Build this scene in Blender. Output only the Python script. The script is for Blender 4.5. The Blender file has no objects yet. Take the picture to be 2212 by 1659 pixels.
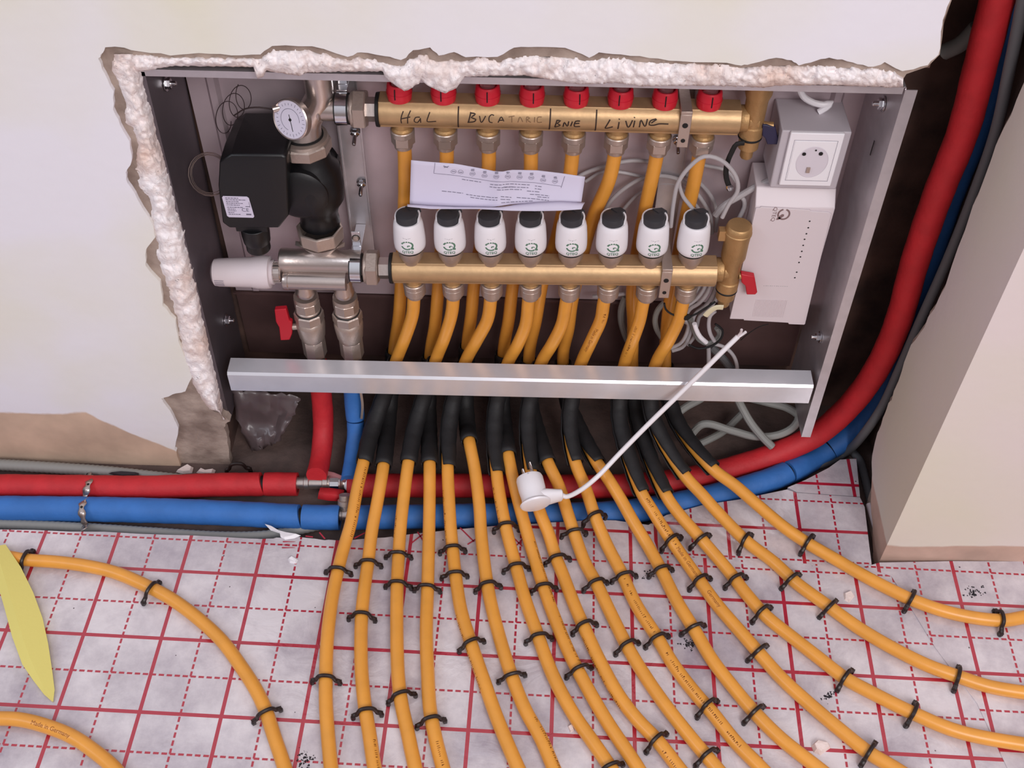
import bpy, bmesh, math, random
from mathutils import Vector as V, Matrix, Euler
random.seed(7)
S = bpy.context.scene
COL = S.collection
PI = math.pi
# ------------------------------------------------------------------ camera
F = 2414.7
CAM = V((0.54896, -1.01843, 1.27912))
ROT = Euler((0.73373, -0.010558, 0.026098), 'XYZ').to_matrix()
cd = bpy.data.cameras.new('camera'); cam = bpy.data.objects.new('camera', cd); COL.objects.link(cam)
cam.location = CAM; cam.rotation_euler = (0.73373, -0.010558, 0.026098)
cd.sensor_width = 36; cd.lens = F / 2212 * 36; cd.clip_start = 0.02; cd.clip_end = 50
S.camera = cam
# ------------------------------------------------------------------ world, daylight, exposure
S.view_settings.view_transform = 'Standard'; S.view_settings.look = 'None'
S.view_settings.exposure = 0.0; S.view_settings.gamma = 1.0
W = bpy.data.worlds.new('room_light'); S.world = W; W.use_nodes = True
wn = W.node_tree.nodes; wl = W.node_tree.links; wn.clear()
tc = wn.new('ShaderNodeTexCoord'); sx = wn.new('ShaderNodeSeparateXYZ'); cr = wn.new('ShaderNodeValToRGB')
mr = wn.new('ShaderNodeMapRange'); mr.inputs[1].default_value = -1; mr.inputs[2].default_value = 1
bg = wn.new('ShaderNodeBackground'); wo = wn.new('ShaderNodeOutputWorld')
wl.new(tc.outputs['Generated'], sx.inputs[0]); wl.new(sx.outputs[2], mr.inputs[0]); wl.new(mr.outputs[0], cr.inputs[0])
wl.new(cr.outputs[0], bg.inputs[0]); wl.new(bg.outputs[0], wo.inputs[0])
el = cr.color_ramp.elements
el[0].position = 0.0; el[0].color = (0.20, 0.165, 0.16, 1)
el[1].position = 1.0; el[1].color = (0.86, 0.86, 0.95, 1)
e = el.new(0.47); e.color = (0.34, 0.27, 0.26, 1)
e = el.new(0.62); e.color = (0.58, 0.54, 0.58, 1)
bg.inputs[1].default_value = 0.80
def area(name, loc, target, size, size_y, power, color):
    l = bpy.data.lights.new(name, 'AREA'); l.shape = 'RECTANGLE'; l.size = size; l.size_y = size_y
    l.energy = power; l.color = color
    o = bpy.data.objects.new(name, l); COL.objects.link(o); o.location = loc
    o.rotation_euler = (V(target) - V(loc)).to_track_quat('-Z', 'Y').to_euler()
    return o
area('window_daylight', (1.5, -2.6, 2.3), (0.5, 0, 0.2), 1.5, 1.2, 60, (1.0, 0.955, 0.95))
area('far_window', (-1.9, -1.6, 2.4), (0.4, 0, 0.2), 0.8, 0.8, 14, (0.80, 0.88, 1.0))

# ------------------------------------------------------------------ survey: a photo point on a known plane of the room
def ray(x, y):
    return ROT @ V(((x - 1106) / F, -(y - 829.5) / F, -1))
def onY(x, y, Y):
    d = ray(x, y); return CAM + d * ((Y - CAM.y) / d.y)
def onZ(x, y, Z=0.0):
    d = ray(x, y); return CAM + d * ((Z - CAM.z) / d.z)
def onX(x, y, X):
    d = ray(x, y); return CAM + d * ((X - CAM.x) / d.x)
def onCyl(x, y, yc, zc, r):
    d = ray(x, y); a = d.y ** 2 + d.z ** 2; b = 2 * ((CAM.y - yc) * d.y + (CAM.z - zc) * d.z)
    c = (CAM.y - yc) ** 2 + (CAM.z - zc) ** 2 - r * r; q = b * b - 4 * a * c
    if q < 0: q = 0
    return CAM + d * ((-b - math.sqrt(q)) / (2 * a))

# ------------------------------------------------------------------ materials
def lin(c):
    return tuple(((v / 255) / 12.92 if v <= 10 else (((v / 255) + 0.055) / 1.055) ** 2.4) for v in c)
MATS = {}
def mat(name, rgb, rough=0.5, metal=0.0, bump=0.0, bscale=80, var=0.0, vscale=8, var_rgb=None, sss=0, trans=0, spec=None, detail=6, gen=False, thr=None):
    m = bpy.data.materials.new(name); m.use_nodes = True; MATS[name] = m
    n = m.node_tree.nodes; l = m.node_tree.links; b = n['Principled BSDF']
    c = lin(rgb) + (1,)
    b.inputs['Base Color'].default_value = c; b.inputs['Roughness'].default_value = rough; b.inputs['Metallic'].default_value = metal
    if spec is not None: b.inputs['Specular IOR Level'].default_value = spec
    if trans: b.inputs['Transmission Weight'].default_value = trans
    if sss: b.inputs['Subsurface Weight'].default_value = sss; b.inputs['Subsurface Radius'].default_value = (0.006, 0.003, 0.001); b.inputs['Subsurface Scale'].default_value = 1
    t = n.new('ShaderNodeTexCoord')
    if var or var_rgb:
        z = n.new('ShaderNodeTexNoise'); z.inputs['Scale'].default_value = vscale; z.inputs['Detail'].default_value = detail
        l.new(t.outputs['Object'], z.inputs['Vector'])
        r = n.new('ShaderNodeValToRGB'); l.new(z.outputs[0], r.inputs[0])
        lo, hi = thr or (0.35, 0.65)
        r.color_ramp.elements[0].position = lo; r.color_ramp.elements[1].position = hi
        v = lin(var_rgb) + (1,) if var_rgb else tuple(x * (1 - var) for x in c[:3]) + (1,)
        r.color_ramp.elements[0].color = v; r.color_ramp.elements[1].color = c
        l.new(r.outputs[0], b.inputs['Base Color'])
    if bump:
        z = n.new('ShaderNodeTexNoise'); z.inputs['Scale'].default_value = bscale; z.inputs['Detail'].default_value = 6
        l.new(t.outputs['Object'], z.inputs['Vector'])
        u = n.new('ShaderNodeBump'); u.inputs['Strength'].default_value = bump; u.inputs['Distance'].default_value = 0.004
        l.new(z.outputs[0], u.inputs['Height']); l.new(u.outputs[0], b.inputs['Normal'])
    return m
M_yel = mat('yellow_pipe', (230, 158, 64), 0.33, var=0.10, vscale=30, spec=0.5)
M_print = mat('pipe_print', (150, 88, 34), 0.6)
M_brass = mat('brass', (204, 170, 128), 0.47, 0.66, bump=0.05, bscale=200, var=0.12, vscale=60)
M_brassc = mat('cast_brass', (190, 152, 104), 0.5, 0.65, bump=0.15, bscale=300, var=0.15, vscale=40)
M_nick = mat('nickel', (198, 186, 180), 0.30, 0.9, bump=0.04, bscale=300)
M_nickd = mat('dull_nickel', (186, 170, 160), 0.42, 0.75, bump=0.10, bscale=300)
M_zinc = mat('galvanised_steel', (200, 194, 198), 0.36, 0.7, var=0.12, vscale=45, bump=0.02, bscale=40)
M_zincp = mat('galvanised_panel', (206, 188, 194), 0.48, 0.42, var=0.22, vscale=9, bump=0.02, bscale=20)
M_zincr = mat('galvanised_rail', (226, 226, 232), 0.26, 0.45, var=0.06, vscale=40)
M_chrome = mat('bright_steel', (225, 225, 228), 0.15, 1.0)
M_black = mat('black_plastic', (12, 12, 15), 0.42, bump=0.03, bscale=300)
M_dark = mat('charcoal_plastic', (50, 50, 55), 0.55)
M_rub = mat('black_rubber', (15, 14, 15), 0.6)
M_sleeve = mat('black_sleeve', (24, 22, 24), 0.66, bump=0.1, bscale=200)
M_clip = mat('dark_brown_clip', (32, 19, 17), 0.42)
M_white = mat('white_plastic', (236, 232, 236), 0.38, sss=0.0)
M_warm = mat('warm_white_plastic', (216, 204, 207), 0.42)
M_grey = mat('grey_cable', (176, 170, 172), 0.5)
M_conduit = mat('grey_conduit', (140, 140, 136), 0.6)
M_conduitd = mat('dark_grey_conduit', (96, 96, 98), 0.6)
M_red = mat('red_insulation', (196, 34, 42), 0.62, bump=0.15, bscale=150, var=0.15, vscale=40)
M_blue = mat('blue_insulation', (52, 112, 186), 0.62, bump=0.15, bscale=150, var=0.14, vscale=30)
M_redp = mat('red_plastic', (205, 30, 50), 0.35)
M_redh = mat('red_handle', (185, 22, 40), 0.4)
M_navy = mat('navy_handle', (36, 34, 66), 0.45)
M_glass = mat('sight_glass', (220, 190, 195), 0.05, trans=0.9)
M_paper = mat('paper', (208, 201, 220), 0.8, var=0.05, vscale=12)
M_ink = mat('grey_ink', (105, 100, 118), 0.8)
M_pen = mat('marker_ink', (52, 34, 24), 0.7)
M_penf = mat('faded_marker_ink', (128, 96, 66), 0.6)
M_green = mat('green_print', (84, 122, 100), 0.6)
M_brownp = mat('grey_print', (128, 104, 104), 0.6)
M_dial = mat('dial_face', (214, 208, 224), 0.45)
M_foam = mat('expanding_foam', (246, 238, 238), 0.85, bump=0.6, bscale=120, var_rgb=(226, 198, 184), vscale=14, thr=(0.30, 0.55))
M_yfoam = mat('yellow_foam', (220, 207, 118), 0.9, bump=0.08, bscale=200)
M_under = mat('render_coat', (176, 158, 146), 0.95, bump=0.5, bscale=90, var_rgb=(128, 110, 100), vscale=25)
M_brick = mat('dark_masonry', (106, 78, 68), 0.95, bump=0.8, bscale=30, var_rgb=(62, 46, 42), vscale=14)
M_slab = mat('concrete_slab', (104, 84, 78), 0.95, bump=0.7, bscale=60, var_rgb=(80, 66, 62), vscale=20)
M_film = mat('clear_film', (150, 138, 138), 0.25, bump=0.3, bscale=12, spec=0.6)
M_chunk = mat('plaster_chips', (232, 214, 208), 0.9, bump=0.4, bscale=150)
M_soot = mat('black_crumbs', (38, 34, 40), 0.8)
M_redprint = mat('red_print', (176, 44, 66), 0.55)

def wallmat(name, base, tint, low, zc, zamp, marks=True):
    m = bpy.data.materials.new(name); m.use_nodes = True
    n = m.node_tree.nodes; l = m.node_tree.links; b = n['Principled BSDF']
    b.inputs['Roughness'].default_value = 0.85
    t = n.new('ShaderNodeTexCoord'); s = n.new('ShaderNodeSeparateXYZ'); l.new(t.outputs['Object'], s.inputs[0])
    nz = n.new('ShaderNodeTexNoise'); nz.inputs['Scale'].default_value = 3.0; nz.inputs['Detail'].default_value = 3; l.new(t.outputs['Object'], nz.inputs['Vector'])
    r = n.new('ShaderNodeValToRGB'); r.color_ramp.elements[0].position = 0.42; r.color_ramp.elements[1].position = 0.68
    r.color_ramp.elements[0].color = lin(base) + (1,); r.color_ramp.elements[1].color = lin(tint) + (1,)
    l.new(nz.outputs[0], r.inputs[0])
    # bare render below a ragged line: z < zc + noise
    n2 = n.new('ShaderNodeTexNoise'); n2.inputs['Scale'].default_value = 7; n2.inputs['Detail'].default_value = 8; l.new(t.outputs['Object'], n2.inputs['Vector'])
    a = n.new('ShaderNodeMath'); a.operation = 'MULTIPLY_ADD'; a.inputs[1].default_value = zamp; a.inputs[2].default_value = zc - zamp * 0.5
    l.new(n2.outputs[0], a.inputs[0])
    e1 = n.new('ShaderNodeMath'); e1.operation = 'ADD'; e1.inputs[1].default_value = 0.06 if marks else -5; l.new(s.outputs[0], e1.inputs[0])
    e2 = n.new('ShaderNodeMath'); e2.operation = 'MAXIMUM'; e2.inputs[1].default_value = 0; l.new(e1.outputs[0], e2.inputs[0])
    e3 = n.new('ShaderNodeMath'); e3.operation = 'MULTIPLY_ADD'; e3.inputs[1].default_value = -0.75; l.new(e2.outputs[0], e3.inputs[0]); l.new(a.outputs[0], e3.inputs[2]); a = e3
    d = n.new('ShaderNodeMath'); d.operation = 'SUBTRACT'; l.new(s.outputs[2], d.inputs[0]); l.new(a.outputs[0], d.inputs[1])
    k = n.new('ShaderNodeMapRange'); k.inputs[1].default_value = -0.002; k.inputs[2].default_value = 0.002; l.new(d.outputs[0], k.inputs[0])
    r2 = n.new('ShaderNodeValToRGB'); n3 = n.new('ShaderNodeTexNoise'); n3.inputs['Scale'].default_value = 16; n3.inputs['Detail'].default_value = 8
    l.new(t.outputs['Object'], n3.inputs['Vector']); l.new(n3.outputs[0], r2.inputs[0])
    r2.color_ramp.elements[0].color = tuple(x * 0.78 for x in lin(low)) + (1,); r2.color_ramp.elements[1].color = tuple(min(1, x * 1.15) for x in lin(low)) + (1,)
    r2.color_ramp.elements[0].position = 0.3; r2.color_ramp.elements[1].position = 0.7
    mx = n.new('ShaderNodeMix'); mx.data_type = 'RGBA'; l.new(k.outputs[0], mx.inputs[0]); l.new(r2.outputs[0], mx.inputs[6]); l.new(r.outputs[0], mx.inputs[7])
    l.new(mx.outputs[2], b.inputs['Base Color'])
    z = n.new('ShaderNodeTexNoise'); z.inputs['Scale'].default_value = 60; z.inputs['Detail'].default_value = 8; l.new(t.outputs['Object'], z.inputs['Vector'])
    u = n.new('ShaderNodeBump'); u.inputs['Strength'].default_value = 0.12; u.inputs['Distance'].default_value = 0.004
    l.new(z.outputs[0], u.inputs['Height']); l.new(u.outputs[0], b.inputs['Normal'])
    return m
M_wall = wallmat('painted_plaster', (232, 229, 236), (226, 222, 200), (200, 172, 150), 0.085, 0.05)
M_pier = wallmat('pier_plaster', (224, 210, 208), (220, 212, 196), (196, 164, 148), 0.035, 0.03, False)

def foilmat(name, ox, oy):
    m = bpy.data.materials.new(name); m.use_nodes = True
    n = m.node_tree.nodes; l = m.node_tree.links; b = n['Principled BSDF']
    t = n.new('ShaderNodeTexCoord'); s = n.new('ShaderNodeSeparateXYZ'); l.new(t.outputs['Object'], s.inputs[0])
    def mth(op, a, bb=None, c=None):
        k = n.new('ShaderNodeMath'); k.operation = op
        for i, v in enumerate((a, bb, c)):
            if v is None: continue
            if isinstance(v, (int, float)): k.inputs[i].default_value = v
            else: l.new(v, k.inputs[i])
        return k.outputs[0]
    X = mth('ADD', s.outputs[0], 10.0 - ox); Y = mth('ADD', s.outputs[1], 10.0 - oy)
    def near(v, off, half):   # 1 where v is within half of a multiple of 0.1 (+off)
        f = mth('FRACT', mth('MULTIPLY', mth('ADD', v, 0.05 - off), 10.0)); return mth('LESS_THAN', mth('ABSOLUTE', mth('SUBTRACT', f, 0.5)), half * 10)
    def dash(v): return mth('LESS_THAN', mth('FRACT', mth('MULTIPLY', v, 100.0)), 0.68)
    solid = mth('MAXIMUM', near(X, 0, 0.0024), near(Y, 0, 0.0024))
    da = mth('MULTIPLY', near(X, 0.05, 0.0014), dash(Y)); db = mth('MULTIPLY', near(Y, 0.05, 0.0014), dash(X))
    line = mth('MAXIMUM', solid, mth('MAXIMUM', da, db))
    nz = n.new('ShaderNodeTexNoise'); nz.inputs['Scale'].default_value = 6; nz.inputs['Detail'].default_value = 8; nz.inputs['Roughness'].default_value = 0.7
    l.new(t.outputs['Object'], nz.inputs['Vector'])
    r = n.new('ShaderNodeValToRGB'); l.new(nz.outputs[0], r.inputs[0])
    r.color_ramp.elements[0].position = 0.33; r.color_ramp.elements[1].position = 0.60
    r.color_ramp.elements[0].color = lin((160, 150, 162)) + (1,); r.color_ramp.elements[1].color = lin((221, 214, 218)) + (1,)
    # specks of dirt
    sp = n.new('ShaderNodeTexVoronoi'); sp.inputs['Scale'].default_value = 38; l.new(t.outputs['Object'], sp.inputs['Vector'])
    n4 = n.new('ShaderNodeTexNoise'); n4.inputs['Scale'].default_value = 9; l.new(t.outputs['Object'], n4.inputs['Vector'])
    spk = mth('MULTIPLY', mth('LESS_THAN', sp.outputs['Distance'], 0.05), mth('GREATER_THAN', n4.outputs[0], 0.52))
    m0 = n.new('ShaderNodeMix'); m0.data_type = 'RGBA'; l.new(spk, m0.inputs[0]); l.new(r.outputs[0], m0.inputs[6]); m0.inputs[7].default_value = lin((96, 84, 92)) + (1,)
    nr = n.new('ShaderNodeTexNoise'); nr.inputs['Scale'].default_value = 3.3; l.new(t.outputs['Object'], nr.inputs['Vector'])
    r3 = n.new('ShaderNodeValToRGB'); l.new(nr.outputs[0], r3.inputs[0])
    r3.color_ramp.elements[0].color = lin((168, 22, 44)) + (1,); r3.color_ramp.elements[1].color = lin((178, 26, 60)) + (1,)
    mx = n.new('ShaderNodeMix'); mx.data_type = 'RGBA'; l.new(line, mx.inputs[0]); l.new(m0.outputs[2], mx.inputs[6]); l.new(r3.outputs[0], mx.inputs[7])
    l.new(mx.outputs[2], b.inputs['Base Color'])
    b.inputs['Roughness'].default_value = 0.36; b.inputs['Specular IOR Level'].default_value = 0.75
    b.inputs['Coat Weight'].default_value = 0.9; b.inputs['Coat Roughness'].default_value = 0.10; b.inputs['Coat IOR'].default_value = 1.6
    b.inputs['Metallic'].default_value = 0.12
    z = n.new('ShaderNodeTexNoise'); z.inputs['Scale'].default_value = 14; z.inputs['Detail'].default_value = 7; z.inputs['Distortion'].default_value = 1.2
    l.new(t.outputs['Object'], z.inputs['Vector'])
    u = n.new('ShaderNodeBump'); u.inputs['Strength'].default_value = 0.38; u.inputs['Distance'].default_value = 0.006
    l.new(z.outputs[0], u.inputs['Height']); l.new(u.outputs[0], b.inputs['Normal']); l.new(u.outputs[0], b.inputs['Coat Normal'])
    return m

# ------------------------------------------------------------------ mesh helpers
def tag(o, label=None, cat=None, group=None, kind=None):
    if label: o['label'] = label
    if cat: o['category'] = cat
    if group: o['group'] = group
    if kind: o['kind'] = kind
    return o
def thing(name, label, cat, loc=(0, 0, 0), group=None):
    o = bpy.data.objects.new(name, None); COL.objects.link(o); o.location = loc; o.empty_display_size = 0.01
    return tag(o, label, cat, group)
def link(name, me, m, parent=None, bevel=0, smooth=35):
    o = bpy.data.objects.new(name, me); COL.objects.link(o)
    if m is not None: me.materials.append(m)
    if parent is not None:
        o.parent = parent; o.matrix_parent_inverse = parent.matrix_basis.inverted()
    if smooth:
        for p in me.polygons: p.use_smooth = True
        me.set_sharp_from_angle(angle=math.radians(smooth))
    if bevel:
        b = o.modifiers.new('bevel', 'BEVEL'); b.width = bevel; b.segments = 2; b.limit_method = 'ANGLE'; b.angle_limit = math.radians(40)
        b.harden_normals = False
    return o
class MB:
    def __init__(s): s.v = []; s.f = []
    def add(s, vs, fs, M=None):
        o = len(s.v); s.v += [(M @ V(p)) if M else V(p) for p in vs]; s.f += [tuple(i + o for i in f) for f in fs]; return s
    def box(s, a, b, M=None):
        x0, y0, z0 = a; x1, y1, z1 = b
        return s.add([(x0, y0, z0), (x1, y0, z0), (x1, y1, z0), (x0, y1, z0), (x0, y0, z1), (x1, y0, z1), (x1, y1, z1), (x0, y1, z1)],
                     [(0, 3, 2, 1), (4, 5, 6, 7), (0, 1, 5, 4), (1, 2, 6, 5), (2, 3, 7, 6), (3, 0, 4, 7)], M)
    def lathe(s, prof, n=32, M=None, cap=True, a0=0, a1=2 * PI):
        full = abs(a1 - a0 - 2 * PI) < 1e-6; k = n if full else n + 1
        vs = []; fs = []
        for r, z in prof:
            for i in range(k):
                a = a0 + (a1 - a0) * i / n; vs.append((r * math.cos(a), r * math.sin(a), z))
        for j in range(len(prof) - 1):
            for i in range(n):
                i2 = (i + 1) % k; fs.append((j * k + i, j * k + i2, (j + 1) * k + i2, (j + 1) * k + i))
        if cap and full:
            if prof[0][0] > 1e-6: fs.append(tuple(range(k - 1, -1, -1)))
            if prof[-1][0] > 1e-6: o = (len(prof) - 1) * k; fs.append(tuple(range(o, o + k)))
        return s.add(vs, fs, M)
    def hexn(s, r, z0, z1, M=None, n=6, c=0.0015, rot=0):
        vs = []; fs = []
        for rr, z in ((r - c, z0), (r, z0 + c), (r, z1 - c), (r - c, z1)):
            for i in range(n):
                a = 2 * PI * i / n + rot; vs.append((rr * math.cos(a), rr * math.sin(a), z))
        for j in range(3):
            for i in range(n): fs.append((j * n + i, j * n + (i + 1) % n, (j + 1) * n + (i + 1) % n, (j + 1) * n + i))
        fs.append(tuple(range(n - 1, -1, -1))); fs.append(tuple(range(3 * n, 4 * n)))
        return s.add(vs, fs, M)
    def prism(s, poly, d0, d1, axis='y', M=None):
        # poly of (a,b); extruded along axis
        def P(a, b, d): return {'y': (a, d, b), 'z': (a, b, d), 'x': (d, a, b)}[axis]
        n = len(poly); vs = [P(a, b, d0) for a, b in poly] + [P(a, b, d1) for a, b in poly]
        fs = [tuple(range(n)), tuple(range(2 * n - 1, n - 1, -1))] + [(i, i + n, (i + 1) % n + n, (i + 1) % n) for i in range(n)]
        return s.add(vs, fs, M)
    def tube(s, pts, r, n=12, cap=True, closed=False, flat=None):
        pts = [V(p) for p in pts]; m = len(pts)
        fr = frames(pts, closed); vs = []; fs = []
        for k, (p, (t, a, b)) in enumerate(zip(pts, fr)):
            rr = r[k] if isinstance(r, (list, tuple)) else r
            for i in range(n):
                q = 2 * PI * i / n
                if flat: vs.append(p + a * (math.cos(q) * rr) + b * (math.sin(q) * rr * flat))
                else: vs.append(p + (a * math.cos(q) + b * math.sin(q)) * rr)
        for k in range(m - 1 + (1 if closed else 0)):
            k2 = (k + 1) % m
            for i in range(n): fs.append((k * n + i, k * n + (i + 1) % n, k2 * n + (i + 1) % n, k2 * n + i))
        if cap and not closed: fs.append(tuple(range(n - 1, -1, -1))); fs.append(tuple((m - 1) * n + i for i in range(n)))
        return s.add(vs, fs)
    def ribbon(s, pts, w, nrm):   # thin stroke lying on a surface; nrm = function(point) -> normal
        pts = [V(p) for p in pts]; vs = []; fs = []
        for k, p in enumerate(pts):
            t = (pts[min(k + 1, len(pts) - 1)] - pts[max(k - 1, 0)]).normalized(); c = t.cross(nrm(p)).normalized() * (w / 2)
            vs += [p + c, p - c]
        for k in range(len(pts) - 1): fs.append((2 * k, 2 * k + 1, 2 * k + 3, 2 * k + 2))
        return s.add(vs, fs)
    def mesh(s, name):
        me = bpy.data.meshes.new(name); me.from_pydata([tuple(v) for v in s.v], [], s.f)
        bm = bmesh.new(); bm.from_mesh(me); bmesh.ops.recalc_face_normals(bm, faces=bm.faces); bm.to_mesh(me); bm.free(); me.update(); return me
    def obj(s, name, m, parent=None, bevel=0, smooth=35): return link(name, s.mesh(name), m, parent, bevel, smooth)
def frames(pts, closed=False):
    m = len(pts); out = []; prev = None
    for k in range(m):
        if closed: t = pts[(k + 1) % m] - pts[k - 1]
        else: t = pts[min(k + 1, m - 1)] - pts[max(k - 1, 0)]
        t = t.normalized() if t.length > 1e-9 else V((0, 0, 1))
        if prev is None:
            ref = V((0, 0, 1)) if abs(t.z) < 0.9 else V((0, -1, 0)); a = (ref - t * ref.dot(t)).normalized()
        else:
            a = prev - t * prev.dot(t); a.normalize()
        prev = a; out.append((t, a, t.cross(a)))
    return out
def spline(P, step=0.006, closed=False):
    P = [V(p) for p in P]; n = len(P); out = []
    segs = n if closed else n - 1
    for i in range(segs):
        if closed: p0, p1, p2, p3 = P[i - 1], P[i], P[(i + 1) % n], P[(i + 2) % n]
        else: p0, p1, p2, p3 = P[max(i - 1, 0)], P[i], P[i + 1], P[min(i + 2, n - 1)]
        L = (p2 - p1).length; k = max(2, int(L / step)) if step else 8
        d1 = max((p1 - p0).length, 1e-6) ** 0.5; d2 = max(L, 1e-6) ** 0.5; d3 = max((p3 - p2).length, 1e-6) ** 0.5
        if (p1 - p0).length < 1e-6: m1 = (p2 - p1)
        else: m1 = ((p1 - p0) / d1 - (p2 - p0) / (d1 + d2) + (p2 - p1) / d2) * d2
        if (p3 - p2).length < 1e-6: m2 = (p2 - p1)
        else: m2 = ((p2 - p1) / d2 - (p3 - p1) / (d2 + d3) + (p3 - p2) / d3) * d2
        for j in range(k):
            u = j / k; out.append(p1 * (2 * u ** 3 - 3 * u * u + 1) + m1 * (u ** 3 - 2 * u * u + u) + p2 * (3 * u * u - 2 * u ** 3) + m2 * (u ** 3 - u * u))
    if not closed: out.append(P[-1])
    return out
def extend(P, d=0.35, head=False):   # carry a run on past its last surveyed point
    a, b = (P[1], P[0]) if head else (P[-2], P[-1]); q = b + (b - a).normalized() * d
    return [q] + P if head else P + [q]
def T(x=0, y=0, z=0): return Matrix.Translation((x, y, z))
def R(a, ax): return Matrix.Rotation(a, 4, ax)
def axM(p, d):    # z axis of the part along d, at p
    return Matrix.Translation(p) @ V(d).to_track_quat('Z', 'Y').to_matrix().to_4x4()
def text_mesh(body, size, extrude=0.0, bold=0.0, shear=0):
    c = bpy.data.curves.new('letters', 'FONT'); c.body = body; c.size = size; c.extrude = extrude; c.align_x = 'CENTER'; c.align_y = 'CENTER'
    c.offset = bold; c.shear = shear; c.resolution_u = 3
    o = bpy.data.objects.new('letters', c); COL.objects.link(o)
    dg = bpy.context.evaluated_depsgraph_get(); me = bpy.data.meshes.new_from_object(o.evaluated_get(dg))
    bpy.data.objects.remove(o); bpy.data.curves.remove(c); me.materials.clear(); return me
def logo_mb(R0=0.5):
    # round letter-like emblem: an open ring with an arrow tail pointing to its middle, drawn in a unit box
    mb = MB(); n = 40
    def arc(a0, a1, w=0.16):
        vs = []; fs = []; k = 22
        for i in range(k + 1):
            a = a0 + (a1 - a0) * i / k
            vs += [((R0 - w / 2) * math.cos(a), (R0 - w / 2) * math.sin(a), 0), ((R0 + w / 2) * math.cos(a), (R0 + w / 2) * math.sin(a), 0)]
        for i in range(k): fs.append((2 * i, 2 * i + 1, 2 * i + 3, 2 * i + 2))
        mb.add(vs, fs)
    arc(math.radians(-50), math.radians(165)); arc(math.radians(195), math.radians(300))
    mb.add([(0.0, 0.02, 0), (0.18, 0.06, 0), (0.58, -0.36, 0), (0.58, -0.58, 0), (0.36, -0.52, 0), (-0.02, -0.16, 0)], [(0, 5, 4, 3, 2, 1)])
    return mb
def sub(me, name, m, fn, parent, off=0):   # map a flat mesh through fn and link it as a part
    bm = bmesh.new(); bm.from_mesh(me)
    bmesh.ops.subdivide_edges(bm, edges=[e for e in bm.edges if e.calc_length() > off > 0], cuts=2) if off else None
    for v in bm.verts: v.co = fn(v.co)
    bm.to_mesh(me); bm.free(); return link(name, me, m, parent, smooth=0)
ORD = ['first', 'second', 'third', 'fourth', 'fifth', 'sixth', 'seventh', 'eighth', 'ninth', 'tenth', 'eleventh', 'twelfth', 'thirteenth', 'fourteenth', 'fifteenth', 'sixteenth']

# ------------------------------------------------------------------ the setting
PSI = -0.027189
# slab under everything
mb = MB(); mb.box((-1.2, -1.6, -0.08), (2.2, 0.3, -0.03)); tag(mb.obj('floor', M_slab, smooth=0), kind='structure')
# masonry behind the plaster: back of the recess and of the pipe chase, its left cheek and its right cheek
mb = MB(); mb.box((-1.2, 0.134, -0.03), (2.2, 0.22, 1.7)); tag(mb.obj('wall_recess', M_brick, smooth=0), kind='structure')

SK = [(500, 1003), (485, 980), (491, 957), (480, 925), (462, 895), (440, 872)]      # render coat at the foot, left of the opening
skim_left = [(384, 986), (379, 970), (384, 925), (374, 899), (352, 868), (348, 860), (372, 853), (400, 846), (414, 815), (402, 780), (385, 740), (378, 690), (352, 660), (345, 610), (315, 575), (315, 540), (334, 513), (331, 489), (298, 432), (276, 396), (271, 372), (286, 348), (280, 307), (260, 271), (245, 238), (245, 199), (225, 160), (213, 128), (218, 119), (228, 103)]
skim_top = [(248, 101), (304, 110), (367, 119), (430, 116), (498, 119), (564, 117), (588, 98), (674, 99), (752, 122), (780, 112), (829, 121), (867, 131), (893, 109), (930, 103), (949, 121), (980, 112), (1006, 123), (1076, 123), (1109, 102), (1160, 100), (1222, 103), (1274, 126), (1295, 112), (1340, 119), (1402, 124), (1467, 133), (1570, 136), (1600, 142), (1621, 138), (1678, 124), (1711, 131), (1725, 140), (1765, 131), (1792, 125), (1819, 128), (1852, 138), (1886, 145), (1910, 135), (1947, 152), (1960, 153), (2004, 140), (2028, 118), (2033, 78), (2035, 44), (2052, 0), (2066, -50), (2090, -120)]
foam_out_l = [(245, 117), (240, 149), (257, 184), (269, 214), (270, 265), (287, 277), (298, 313), (292, 357), (295, 378), (301, 405), (322, 429), (331, 498), (340, 528), (337, 551), (346, 575), (360, 620), (372, 660), (385, 700), (388, 760), (400, 800), (420, 835), (432, 858), (452, 885), (470, 888), (488, 906)]
foam_out_t = [(245, 117), (300, 116), (367, 124), (430, 122), (498, 124), (564, 124), (592, 106), (672, 106), (740, 126), (780, 122), (830, 130), (865, 140), (905, 114), (945, 126), (1006, 130), (1043, 121), (1076, 128), (1147, 118), (1227, 120), (1274, 129), (1300, 122), (1358, 123), (1413, 136), (1521, 135), (1602, 143), (1670, 138), (1765, 140), (1850, 145), (1905, 146), (1930, 152), (1951, 166)]
foam_in_l = [(308, 154), (345, 290), (380, 420), (416, 560), (440, 665), (466, 780), (494, 905)]
foam_in_t = [(308, 154), (367, 143), (439, 143), (548, 145), (555, 170), (566, 168), (576, 153), (620, 160), (648, 164), (665, 157), (740, 155), (827, 154), (832, 168), (850, 182), (874, 197), (890, 190), (904, 180), (910, 172), (922, 184), (945, 195), (962, 202), (982, 193), (996, 178), (1004, 166), (1062, 164), (1133, 163), (1201, 174), (1250, 182), (1297, 181), (1330, 179), (1386, 186), (1480, 185), (1570, 186), (1603, 187), (1649, 189), (1695, 185), (1780, 184), (1850, 186), (1920, 189), (1951, 188)]
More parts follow.
